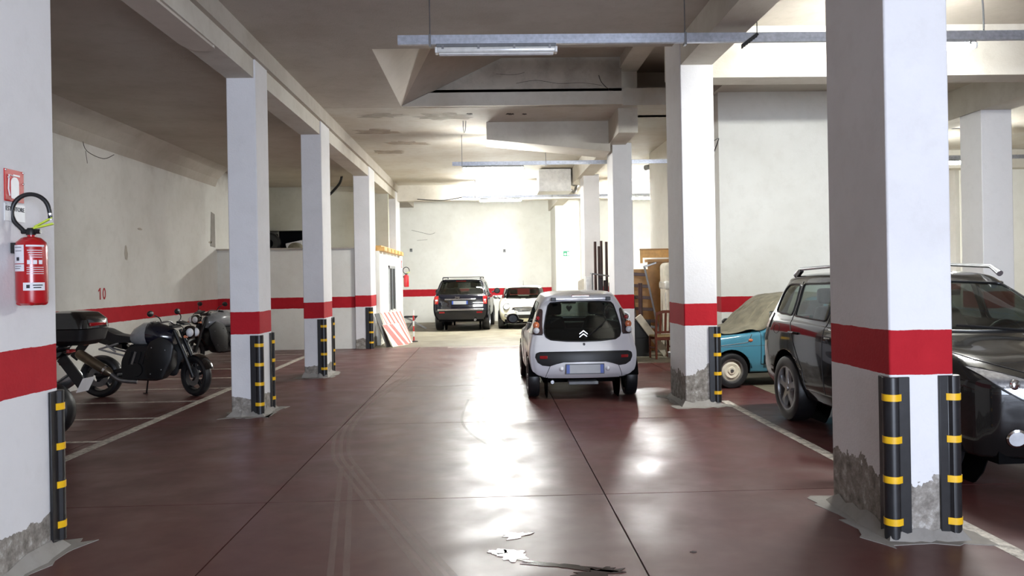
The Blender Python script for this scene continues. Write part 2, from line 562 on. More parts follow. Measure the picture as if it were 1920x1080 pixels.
# tyre scuffs
def scuff(ctrl, w=0.035, offs=(0,)):
    for o_ in offs:
        pts = curve_pts([(p[0] + o_, p[1], 0) for p in ctrl], 10)
        MB().ribbon([(p.x, p.y) for p in pts], w, 0.001, 0.0008).build('tyre_mark', 'mark', floor, smooth=False)
sc1 = [(-0.34, 4.4), (-0.73, 5.45), (-1.28, 6.97), (-1.54, 7.85), (-1.72, 9.3), (-1.70, 11.3), (-1.46, 13.8)]
scuff(sc1, 0.04, (0, 0.075, 0.15))
scuff([(-0.88, 4.3), (-1.12, 5.8), (-1.34, 7.2)], 0.04, (0, 0.09))
scuff([(0.16, 7.8), (-0.02, 8.5), (-0.15, 9.3), (-0.14, 10.4), (-0.06, 11.5)], 0.035, (0, 0.07))
scuff([(0.02, 7.8), (-0.22, 8.6), (-0.34, 9.5), (-0.30, 11.0)], 0.03, (0,))
# spilled water
def blob(name, cx, cy, pts, mat='water', z=0.0, th=0.0025, parent=floor):
    MB().prism([(cx + p[0], cy + p[1]) for p in pts], 'Z', z, z + th).build(name, mat, parent, smooth=False)
def jag(n, rx, ry, am, seed, a=0.0):
    rr = random.Random(seed)
    out = []
    for k in range(n):
        t = 2 * math.pi * k / n
        q = 1 + am * (rr.random() - 0.5) * 2
        x = rx * math.cos(t) * q; y = ry * math.sin(t) * q
        out.append((x * math.cos(a) - y * math.sin(a), x * math.sin(a) + y * math.cos(a)))
    return out
blob('puddle', 0.12, 4.78, jag(26, 0.085, 0.10, 0.3, 1, 0.4))
blob('puddle', 0.03, 4.84, jag(20, 0.05, 0.05, 0.4, 5))
blob('puddle', 0.40, 4.58, jag(40, 0.26, 0.035, 0.45, 2, -0.35))
blob('puddle', 0.58, 4.45, jag(30, 0.14, 0.07, 0.45, 3, 0.5))
blob('puddle', 0.15, 5.15, jag(24, 0.10, 0.05, 0.5, 4, 0.5))
blob('puddle', 1.2, 4.75, jag(12, 0.02, 0.016, 0.2, 8))

# ---- outer walls
struct('wall_left', MB().box(-6.85, -6.55, -6.2, 31.1, -0.1, 5.0), 'wall_left', 'long white wall darkening towards the top, with red band and number ten')
struct('trim_1', MB().prism([(-6.55, 3.98), (-6.55, 4.42), (-6.2, 4.42), (-6.32, 4.32), (-6.48, 4.16)], 'Y', -6.0, 19.55), M['ceiling'], 'brownish plaster cove where the left wall meets the ceiling')
struct('wall_far', MB().box(-6.85, 15.2, 30.8, 31.1, -0.1, 5.6), 'wall', 'cream far wall with red band behind the parked cars')
struct('wall_right', MB().box(14.9, 15.2, -6.2, 31.1, -0.1, 5.6), 'wall', 'white side wall at the far right')
bw = MB().box(-6.85, 0.7, -6.2, -6.0, -0.1, 5.0).box(5.3, 15.2, -6.2, -6.0, -0.1, 5.0).box(0.7, 5.3, -6.2, -6.0, 3.6, 5.0)
struct('wall_back', bw, 'wall', 'white wall with the vehicle entrance')
# right bay: block wall behind the dark car, its shaded flank towards the furniture
struct('wall_block', MB().box(4.02, 7.3, 13.7, 19.6, -0.1, 5.0), M['wall'], 'bright cream wall block behind the blue car')
struct('wall_recess', MB().box(12.2, 14.95, 20.0, 20.3, -0.1, 5.0), 'wall_plain', 'white wall with a green exit sign deep in the right aisle')
struct('wall_pilaster', MB().box(2.45, 3.3, 28.6, 30.85, -0.1, 4.7), 'wall_plain', 'white pier on the far wall carrying a green exit sign')
# store room at the back of the motorcycle bay
struct('wall_store_front', MB().box(-6.6, -2.88, 19.6, 19.85, -0.1, 2.44), 'wall', 'low white store room wall with red band')
struct('wall_store_side', MB().box(-3.1, -2.75, 20.4, 25.9, -0.1, 2.40), 'wall_plain', 'white side wall of the store room with a narrow window')
struct('store_roof_slab', MB().box(-6.6, -3.1, 19.85, 25.9, 2.28, 2.42), 'beam', 'concrete roof slab over the store room')
up = MB().box(-5.2, -2.9, 23.6, 23.8, 2.42, 4.42).box(-6.55, -5.2, 23.6, 23.8, 3.15, 4.42)
struct('wall_store_upper', up, 'wall_upper', 'greenish upper wall above the store room with a black opening')
struct('store_opening_shade', MB().box(-6.5, -5.1, 25.2, 25.3, 2.425, 3.4).box(-6.548, -6.53, 23.3, 25.2, 2.425, 3.14).box(-5.19, -5.15, 23.81, 25.2, 2.425, 3.4).box(-6.5, -5.2, 23.81, 25.2, 3.36, 3.4), 'dark', 'black panels added as the shade inside the storage opening')  # black panels put in where the opening only lies in shade
struct('trim_2', MB().box(-6.55, -4.0, 19.52, 19.62, 2.44, 2.475).box(-3.95, -2.9, 19.52, 19.62, 2.44, 2.47), 'beam_dirty', 'rough mortar ledge on top of the store room wall')
# window in the store side wall
w1 = thing('window_1', 'narrow framed window in the white store room wall', None, (-2.75, 22.95, 0), kind='structure')
fr = MB().box(-0.02, 0.03, -0.72, -0.64, 0.79, 2.06).box(-0.02, 0.03, 0.64, 0.72, 0.79, 2.06).box(-0.02, 0.03, -0.72, 0.72, 1.98, 2.06).box(-0.02, 0.03, -0.03, 0.03, 0.79, 2.06)
fr.build('window_frame', 'alu', w1, smooth=False)
MB().box(0.004, 0.012, -0.64, 0.64, 0.82, 1.98).build('pane', 'dark', w1, smooth=False)
MB().box(-0.02, 0.07, -0.78, 0.78, 0.75, 0.79).build('window_sill', 'beam', w1, smooth=False)

# ---- ceilings
struct('ceiling', MB().box(-3.25, 2.9, -6.2, 10.4, CZ, CZ + 0.9), 'ceiling', 'brownish plaster ceiling over the near aisle')
struct('ceiling_bike_bay', MB().box(-6.85, -2.8, -6.2, 31.1, 4.42, 4.7), 'ceiling', 'brownish ceiling over the motorcycle bay')
struct('ceiling_far', MB().box(-3.25, 15.2, 13.96, 31.1, CZ, CZ + 0.3), 'ceiling_far', 'stained ceiling over the far aisle')
struct('ceiling_right_bay', MB().box(2.8, 15.2, -6.2, 10.4, 4.8, 5.2).box(4.0, 15.2, 10.4, 14.0, 4.8, 5.2), 'ceiling', 'ceiling over the bay on the right')
# raised shaft in the ceiling with its folded soffits
A = (-1.45, 13.9, CZ); N = (-1.45, 10.4, CZ); E = (-0.61, 12.05, 5.48); F = (-0.61, 10.4, 5.48); P = (0.30, 13.9, 5.48)
def face_slab(pts, up=0.12):
    b = [tuple(p) for p in pts]; t = [(p[0], p[1], p[2] + up) for p in pts]
    return MB().loft([b, t])
struct('ceiling_fold_light', face_slab([N, A, E, F]), 'shaft', 'triangular soffit fold in the ceiling shaft, coloured paler for the lamp light on it')  # lamp light falling on this fold is put into its paler plaster
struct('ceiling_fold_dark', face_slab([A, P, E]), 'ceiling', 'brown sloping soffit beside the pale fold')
struct('ceiling_shaft_top', face_slab([F, E, P, (2.4, 13.9, 5.48), (2.4, 15.3, 5.48), (4.4, 15.3, 5.48), (4.4, 10.4, 5.48)]), 'ceiling', 'flat top of the ceiling shaft')
struct('wall_shaft_back', MB().box(-1.2, 2.4, 13.96, 14.1, 4.66, 5.6), 'beam_dirty', 'grimy back face of the ceiling shaft')
struct('wall_shaft_side', MB().box(2.6, 4.4, 15.0, 15.2, CZ + 0.25, 5.6).box(3.93, 3.99, 10.46, 14.98, 4.78, 5.47).box(-3.25, -1.45, 10.4, 13.96, CZ, 4.9), 'ceiling', 'dark side of the ceiling shaft')
struct('beam_shaft_lip', MB().prism([(-1.45, CZ), (2.4, CZ), (2.4, 4.88), (-0.96, 4.88)], 'Y', 13.86, 13.99), 'beam', 'cream lip beam across the ceiling shaft')
struct('beam_shaft_lip_side', MB().box(2.7, 4.2, 14.85, 15.05, CZ, 4.92), 'beam', 'cream lip beam behind the second right column')
struct('beam_shaft_high', MB().box(2.37, 2.72, 10.4, 14.3, 5.30, 5.5), 'beam', 'high beam crossing the shaft towards the column')
# ---- beams
struct('beam_left_row', MB().box(-3.2, -2.86, -6.0, 25.9, 4.19, CZ + 0.01), 'beam', 'long cream beam on the left column row')
pd = [(-3.19, 5.2), (-2.9, 5.2), (-2.88, 8.6)] + arc(-3.02, 8.6, 0.15, 0, 180, 8) + [(-3.19, 8.5)]
struct('trim_3', MB().prism(pd, 'Z', 4.165, 4.20), 'shaft', 'pale round-ended plaster strip under the left beam')
struct('beam_right_row', MB().box(2.47, 2.87, -6.0, 10.9, 4.30, 4.81), 'beam', 'long beam on the right column row')
struct('beam_right_row_far', MB().box(2.37, 2.72, 14.2, 30.8, 4.21, 5.5), 'beam', 'deep cream beam block on the third right column')
hp = [(0.02, CZ + 0.02), (2.40, CZ + 0.02), (2.40, 4.06), (0.02, 4.32)]
struct('beam_haunch', MB().prism(hp, 'Y', 15.35, 16.2), 'beam', 'tapered concrete beam running to the third right column')
struct('beam_cross_right', MB().box(2.87, 15.0, 10.05, 10.45, 4.15, 4.85), 'beam', 'cream cross beam over the dark car')
struct('beam_cross_far', MB().box(-3.25, 15.0, 25.5, 25.9, 4.16, CZ + 0.02), 'beam', 'cream cross beam near the far wall')
struct('beam_store', MB().box(-6.55, -3.2, 25.2, 25.6, 3.9, 4.45), 'beam_dirty', 'grey beam above the store room')
struct('beam_right_aisle', MB().box(8.2, 8.7, 10.4, 30.8, 4.30, 4.85), 'beam', 'beam over the column at the far right')
struct('beam_right_cross', MB().box(7.3, 15.0, 19.6, 20.0, 4.2, 4.8), 'beam', 'far cross beam in the right aisle')

# ---- columns
def column(x0, x1, y0, y1, z1, mat, label, patch=True, seed=0):
    c = MB().box(x0, x1, y0, y1, -0.02, z1).build('column', mat, None, smooth=True, bevel=0.012)
    tag(c, label, 'column', 'square columns with red bands', 'structure')
    if patch:
        rr = random.Random(seed)
        pts = []
        e = 0.13
        for (ax, ay), (bx, by) in (((x0 - e, y0 - e), (x1 + e, y0 - e)), ((x1 + e, y0 - e), (x1 + e, y1 + e)), ((x1 + e, y1 + e), (x0 - e, y1 + e)), ((x0 - e, y1 + e), (x0 - e, y0 - e))):
            for k in range(9):
                t = k / 9
                pts.append((ax + (bx - ax) * t + (rr.random() - 0.5) * 0.13, ay + (by - ay) * t + (rr.random() - 0.5) * 0.13))
        MB().prism(pts, 'Z', 0.0, 0.004).build('cement_patch', 'cement', c, smooth=False)
        # broken cement fillet round the foot
        rings = []
        for k in range(2):
            off = 0.055 if k == 0 else 0.004
            z = 0.004 if k == 0 else 0.07
            ring = []
            for (ax, ay), (bx, by) in (((x0, y0), (x1, y0)), ((x1, y0), (x1, y1)), ((x1, y1), (x0, y1)), ((x0, y1), (x0, y0))):
                for q in range(8):
                    t = q / 8
                    px = ax + (bx - ax) * t; py = ay + (by - ay) * t
                    j = 0.6 + 0.8 * rr.random()
                    dx = (-1 if px <= x0 + 1e-6 else (1 if px >= x1 - 1e-6 else 0)); dy = (-1 if py <= y0 + 1e-6 else (1 if py >= y1 - 1e-6 else 0))
                    ring.append((px + dx * off * j, py + dy * off * j, z * (j if k else 1)))
            rings.append(ring)
        MB().loft(rings, caps=False).build('cement_fillet', 'cement', c, smooth=True)
    return c
column(-3.12, -2.735, 4.40, 5.15, 4.25, 'column', 'nearest left column, carrying the red fire extinguisher', seed=1)
column(-3.20, -2.84, 10.0, 10.55, CZ + 0.01, 'column', 'white left column standing beside the parked motorcycles, second from the camera', seed=2)
column(-3.19, -2.84, 13.9, 14.65, CZ + 0.01, 'column', 'slim left column in front of the store room wall, third from the camera', seed=3)
column(-3.23, -2.84, 19.5, 20.42, CZ + 0.01, 'column', 'left column built into the store room corner by the striped boards', False)
column(-3.25, -2.84, 25.1, 26.2, CZ + 0.01, 'column', 'farthest left column, at the end of the store room', False)
column(2.47, 2.87, 4.87, 5.72, 4.82, 'column2', 'nearest right column, big, with a dark grey left face and peeling foot', seed=6)
column(2.46, 2.88, 10.0, 10.82, 5.50, 'column2', 'right column between the silver hatchback and the blue car', seed=7)
column(2.46, 2.84, 15.5, 16.2, 4.25, 'column', 'right column behind the roof of the silver hatchback', False)
column(2.46, 2.86, 20.2, 20.95, 4.25, 'column', 'far right-row column beside the dark wooden posts', False)
column(8.2, 8.72, 13.0, 13.6, 4.32, 'column', 'grey-lit column at the right picture edge above the dark bonnet', False)
column(13.1, 13.45, 22.0, 22.6, 4.66, 'column', 'distant pale column deep in the right aisle', False)

# ---- rubber corner guards
def corner_guard(cx, cy, sx, sy, z0, z1, stripes, label, arm=0.115, arm2=None):
    arm2 = arm2 or arm
    g = thing('corner_guard', label, 'corner guard', (cx, cy, 0), 0, 'black and yellow column corner guards')
    t = 0.018
    prof = [(arm, -0.001), (arm, -t), (0.045, -t)] + arc(0.012, 0.012, 0.052, -70, -200, 8) + [(-t, 0.045), (-t, arm2), (-0.001, arm2), (-0.001, -0.001)]
    MB().prism([(sx * p[0], sy * p[1]) for p in prof], 'Z', z0, z1).build('rubber_strip', 'guard', g, bevel=0.003)
    for z in stripes:
        q = [(0.06, -t - 0.003)] + arc(0.012, 0.012, 0.0555, -75, -195, 8) + [(-t - 0.003, 0.06), (-t + 0.004, 0.06)] + arc(0.012, 0.012, 0.045, -195, -75, 8) + [(0.06, -t + 0.004)]
        MB().prism([(sx * p[0], sy * p[1]) for p in q], 'Z', z - 0.021, z + 0.021).build('yellow_stripe', 'yellow', g)
    return g
S5 = (0.115, 0.375, 0.62, 0.88)
corner_guard(2.47, 4.87, 1, 1, 0.0, 1.005, S5, 'corner guard on the nearest right column, edge towards the aisle')
corner_guard(2.87, 4.87, -1, 1, 0.02, 1.01, S5, 'corner guard on the nearest right column, edge towards the dark car', arm=0.10)
corner_guard(-2.735, 5.15, -1, -1, 0.06, 1.0, (0.16, 0.41, 0.65, 0.90), 'corner guard on the extinguisher column, in front of the top-box motorcycle')
corner_guard(-2.84, 10.0, -1, 1, 0.02, 1.0, (0.15, 0.40, 0.64, 0.88), 'front corner guard of the left column beside the motorcycles')
corner_guard(-2.84, 10.55, -1, -1, 0.02, 1.0, (0.15, 0.40, 0.64, 0.88), 'rear corner guard of the left column beside the motorcycles')
corner_guard(-2.84, 13.9, -1, 1, 0.02, 1.0, (0.15, 0.40, 0.64, 0.88), 'front corner guard of the slim third left column')
corner_guard(-2.84, 14.65, -1, -1, 0.02, 1.0, (0.15, 0.40, 0.64, 0.88), 'rear corner guard of the slim third left column')
corner_guard(-2.84, 19.5, -1, 1, 0.0, 1.0, (0.15, 0.40, 0.64, 0.88), 'corner guard beside the striped boards', arm=0.14)
corner_guard(2.88, 10.0, -1, 1, 0.05, 1.0, (0.17, 0.41, 0.65, 0.89), 'corner guard in front of the blue car wheel')

# ================================================================== RAILS AND LAMPS
def rail(name_label, y, z, x0, x1, hangers, d=0.055):
    r_ = thing('lamp_rail', name_label, 'rail', ((x0 + x1) / 2, y, z), 0, 'galvanised lamp rails')
    h = (x1 - x0) / 2
    MB().prism([(-d * .5, -d * .9), (d * .5, -d * .9), (d * .5, d * .9), (d * .3, d * .9), (d * .3, -d * .6), (-d * .3, -d * .6), (-d * .3, d * .9), (-d * .5, d * .9)], 'X', -h, h).build('channel', 'galv', r_, smooth=False)
    MB().box(-h, h, -d * 0.56, -d * 0.5, -d * 0.25, d * 0.15).build('channel_rib', 'galv', r_, smooth=False)
    for hx, ztop in hangers:
        hh = MB().tube([(hx - (x0 + x1) / 2, 0, -d * 1.3), (hx - (x0 + x1) / 2, 0, ztop - z)], 0.008, 6)
        hh.box(hx - (x0 + x1) / 2 - 0.012, hx - (x0 + x1) / 2 + 0.012, -d * .7, d * .7, -d * 1.4, d * 1.0)
        hh.build('hanger_rod', 'steel', r_)
    return r_
def lamp(x, y, z, label, on, L=1.27, tube='lamp_on'):
    l = thing('tube_lamp', label, 'lamp', (x, y, z), 0, 'twin tube ceiling lamps')
    h = L / 2
    MB().prism([(-0.05, 0.0), (0.05, 0.0), (0.055, -0.035), (-0.055, -0.035)], 'X', -h, h).build('housing', 'grey_plastic', l, bevel=0.004)
    body = [(-0.055, -0.035), (0.055, -0.035), (0.06, -0.06), (0.045, -0.095), (-0.045, -0.095), (-0.06, -0.06)]
    MB().prism(body, 'X', -h + 0.01, h - 0.01).build('diffuser', tube if on else 'clear_cover', l, bevel=0.01)
    for k in range(4):
        cx = -h + 0.07 + k * (L - 0.14) / 3
        MB().box(cx - 0.012, cx + 0.012, -0.064, 0.064, -0.06, -0.02).build('clip', 'steel', l, smooth=False)
    for e in (-1, 1):
        MB().prism([(p[0] * 1.03, p[1]) for p in body], 'X', e * h - 0.012, e * h + 0.012).build('end_cap', 'white_plastic', l, bevel=0.004)
    if not on:
        for q in (-0.022, 0.022):
            MB().tube([(-h + 0.03, q, -0.099), (h - 0.03, q, -0.099)], 0.012, 8).build('tube', 'white_plastic', l)
    return l
rail('galvanised rail with an unlit lamp, nearest the camera', 8.5, 4.19, -0.91, 8.5, ((-0.57, CZ), (2.15, CZ), (6.1, 4.8), (7.4, 4.8)))
lamp(0.13, 8.5, 4.14, 'unlit twin tube lamp with clear cover under the near rail', False)
lamp(4.66, 8.5, 4.14, 'glowing tube lamp at upper right behind the nearest right column', True, tube='lamp_mid')
rail('galvanised rail with the brightest lamp over the aisle', 16.7, 4.05, -0.70, 13.0, ((-0.50, CZ), (1.25, CZ), (10.95, CZ)), 0.045)
lamp(0.15, 16.7, 4.0, 'glowing tube lamp in the middle of the aisle', True)
lamp(10.1, 16.7, 4.0, 'glowing tube lamp low at the right edge beyond the big column', True)
rail('galvanised rail farthest from the camera', 24.4, 4.14, -0.75, 14.4, ((-0.35, CZ), (2.0, CZ), (5.6, CZ)), 0.045)
lamp(0.42, 24.4, 4.09, 'glowing tube lamp close to the far wall', True, tube='lamp_new')
lamp(4.95, 24.4, 4.09, 'glowing tube lamp above the stored furniture', True, tube='lamp_new')
lamp(13.6, 24.4, 4.09, 'small distant glowing lamp in the right aisle', True)
# black spring clamp on the near rail, right of the beam
c = thing('rail_clamp', 'black toothed clamp hooked on the near rail', 'clamp', (2.84, 8.44, 4.16))
MB().bar((-0.09, 0, -0.07), (0.075, 0, 0.05), 0.05, 0.03).build('jaw', 'black_plastic', c, bevel=0.004)
for k in range(7):
    t = k / 6
    MB().box(-0.09 + 0.15 * t - 0.006, -0.09 + 0.15 * t + 0.006, -0.02, 0.02, -0.10 + 0.115 * t, -0.065 + 0.115 * t).build('tooth', 'black_plastic', c, smooth=False)
MB().tube([(0.07, 0, 0.06), (0.07, 0, 0.38)], 0.005, 6).build('wire', 'black_plastic', c)
# cables and small ceiling fittings
def cable(label, pts, r, mat='black_plastic', n=8):
    o = MB().tube(curve_pts(pts, 6), r, n).build('cable', mat, None)
    return tag(o, label, 'cable')
cable('thick black cable curving under the store room ceiling', [(-4.25, 21.5, 3.9), (-4.1, 21.5, 4.05), (-3.9, 21.4, 4.25), (-3.82, 21.3, 4.42)], 0.035)
cable('thin cable sagging from the far beam to the lamp', [(-2.2, 25.45, 4.2), (-1.4, 25.3, 4.14), (-0.7, 24.45, 4.15)], 0.012)
cable('thin grey conduit running up by the lamp at upper right', [(5.45, 8.6, 4.8), (5.47, 8.6, 4.5), (5.44, 8.55, 4.22)], 0.01, 'grey_plastic')
cable('looping thin cable to the wall of the block at its top corner', [(4.01, 14.4, 4.0), (4.01, 13.72, 4.0), (4.01, 13.75, 3.93), (4.01, 14.3, 3.62)], 0.008)
cable('little wire hook hanging from the stained ceiling', [(-0.42, 15.2, CZ), (-0.42, 15.2, 4.5), (-0.40, 15.2, 4.43), (-0.38, 15.2, 4.5), (-0.37, 15.2, CZ)], 0.008, 'steel')
cable('bent wire on the ceiling beside the far right lamp', [(9.7, 16.6, 4.64), (9.95, 16.6, 4.645), (10.92, 16.6, 4.62), (10.92, 16.63, 4.1)], 0.012, 'grey_plastic')
# white duct box and its pipes
d = thing('ceiling_box', 'white duct box hung under the far ceiling', 'duct box', (1.9, 22.3, 4.02))
MB().box(-0.46, 0.42, -0.45, 0.45, 0.0, 0.60).build('casing', 'white_plastic', d, smooth=False, bevel=0.01)
MB().box(-0.48, 0.44, -0.47, 0.47, -0.015, 0.012).build('bottom_lip', 'white_plastic', d, smooth=False)
for k in range(3):
    MB().tube(curve_pts([(0.40, -0.3 + 0.1 * k, 0.06), (0.55, -0.2 + 0.1 * k, 0.0), (0.62, 0.1 * k, 0.16), (0.72, 0.2 + 0.1 * k, 0.22)], 5), 0.03, 8).build('pipe', 'steel', d)
cable('grey ribbed hose bundle on the ceiling above the furniture', [(4.2, 21.0, 4.5), (4.6, 21.2, 4.58), (5.0, 21.3, 4.54), (5.3, 21.5, 4.58)], 0.07, 'grey_plastic')

# peeling patches, rust stains and cracks
def ceiling_patch(name, cx, cy, rx, ry, mat, seed, z=CZ, a=0.0):
    far = bpy.data.objects['ceiling_far']
    MB().prism([(cx + p[0], cy + p[1]) for p in jag(22, rx, ry, .35, seed, a)], 'Z', z - .004, z - .0005).build(name, mat, far, smooth=False)
ceiling_patch('rust_stain', -2.2, 16.2, .45, .25, 'stain', 11)
ceiling_patch('rust_stain', -1.7, 17.6, .5, .22, 'stain', 12, a=.3)
ceiling_patch('rust_stain', -2.3, 18.8, .35, .3, 'stain', 13)
ceiling_patch('peeled_patch', -.75, 14.75, .5, .3, 'peel', 14)
ceiling_patch('peeled_patch', -1.9, 14.6, .4, .18, 'peel', 15)
ceiling_patch('plaster_hole', -.28, 14.55, .06, .06, 'crack', 16)
ceiling_patch('plaster_hole', .45, 14.6, .07, .07, 'crack', 17)
ceiling_patch('plaster_hole', .72, 14.62, .04, .05, 'crack', 18)
def crack(pts, r=.006, parent=None):
    MB().tube(curve_pts(pts, 4), r * .5, 5).build('crack', 'crack', parent)
sb = bpy.data.objects['wall_shaft_back']
crack([(.55, 13.955, 5.05), (.9, 13.955, 5.10), (1.3, 13.955, 5.04), (1.7, 13.955, 5.05), (2.05, 13.955, 5.0)], .006, sb)
crack([(2.0, 13.955, 5.18), (2.05, 13.955, 5.05), (2.2, 13.955, 4.9)], .012, sb)
crack([(.2, 13.955, 5.22), (.5, 13.955, 5.2), (.7, 13.955, 5.24)], .006, sb)
wl_ = bpy.data.objects['wall_left']
crack([(-6.548, 13.2, 4.02), (-6.548, 13.35, 3.86), (-6.548, 13.9, 3.82), (-6.548, 14.3, 3.95)], .012, wl_)
crack([(-6.548, 13.3, 3.86), (-6.548, 13.35, 3.66)], .008, wl_)
wf_ = bpy.data.objects['wall_far']
crack([(-2.9, 30.798, 3.55), (-2.5, 30.798, 3.45), (-2.2, 30.798, 3.38), (-2.0, 30.798, 3.44)], .012, wf_)
crack([(-2.7, 30.798, 3.15), (-2.3, 30.798, 3.18)], .01, wf_)

# ================================================================== CAR BODIES
def cr_interp(P, n, refl_lo=False, refl_hi=False):
    """Catmull-Rom along axis 0 of P (k, m, 3)"""
    P = np.asarray(P, float)
    mir = np.array([-1, 1, 1.0])
    lo = P[1] * mir if refl_lo else 2 * P[0] - P[1]
    hi = P[-2] * mir if refl_hi else 2 * P[-1] - P[-2]
    Q = np.concatenate([[lo], P, [hi]])
    out = []
    for i in range(len(P) - 1):
        p0, p1, p2, p3 = Q[i], Q[i + 1], Q[i + 2], Q[i + 3]
        for k in range(n):
            t = k / n
            out.append(0.5 * (2 * p1 + (p2 - p0) * t + (2 * p0 - 5 * p1 + 4 * p2 - p3) * t * t + (3 * p1 - p0 - 3 * p2 + p3) * t ** 3))
    out.append(P[-1])
    return np.array(out)

def ring(z, yr, yf, wr, wm, wf, br=0.05, bf=0.05, cr=0.12, cf=0.15):
    """one level line round half a car, rear centre to front centre; z: one value or a list along the length"""
    y4 = yr + br + cr; y8 = yf - bf - cf
    pts = [(0, yr), (.5 * (wr - cr), yr + br * .25), (wr - cr, yr + br), (wr - .29 * cr, yr + br + .29 * cr), (wr, y4),
           (.3 * wr + .7 * wm, y4 + (y8 - y4) * .25), (wm, (y4 + y8) / 2), (.3 * wf + .7 * wm, y4 + (y8 - y4) * .75),
           (wf, y8), (wf - .29 * cf, yf - bf - .29 * cf), (wf - cf, yf - bf), (.5 * (wf - cf), yf - bf * .25), (0, yf)]
    zs = z if hasattr(z, '__len__') else [z, z]
    tz = np.linspace(0, 1, len(zs))
    return [(max(0.0, x), y, float(np.interp((y - yr) / (yf - yr), tz, zs))) for x, y in pts]

def inside(poly, u, v):
    c = False
    j = len(poly) - 1
    for i in range(len(poly)):
        if (poly[i][1] > v) != (poly[j][1] > v) and u < (poly[j][0] - poly[i][0]) * (v - poly[i][1]) / (poly[j][1] - poly[i][1]) + poly[i][0]:
            c = not c
        j = i
    return c

def smooth_poly(poly, n=3):
    """closed Catmull-Rom through polygon corners, rounded"""
    m = len(poly); out = []
    for i in range(m):
        p0, p1, p2, p3 = (Vector(poly[(i + k) % m]) for k in (-1, 0, 1, 2))
        for k in range(n):
            t = k / n
            q = 0.5 * ((2 * p1) + (p2 - p0) * t + (2 * p0 - 5 * p1 + 4 * p2 - p3) * t * t + (3 * p1 - p0 - 3 * p2 + p3) * t ** 3)
            out.append((q.x, q.y))
    return out

def round_poly(poly, r, n=4):
    """polygon with corners rounded by quadratic arcs of reach r"""
    m = len(poly); out = []
    for i in range(m):
        a, b, c = Vector(poly[i - 1]), Vector(poly[i]), Vector(poly[(i + 1) % m])
        ra = min(r, (a - b).length * .45); rc = min(r, (c - b).length * .45)
        p = b + (a - b).normalized() * ra; q = b + (c - b).normalized() * rc
        for k in range(n + 1):
            t = k / n
            w = p * (1 - t) ** 2 + b * 2 * t * (1 - t) + q * t * t
            out.append((w.x, w.y))
    return out

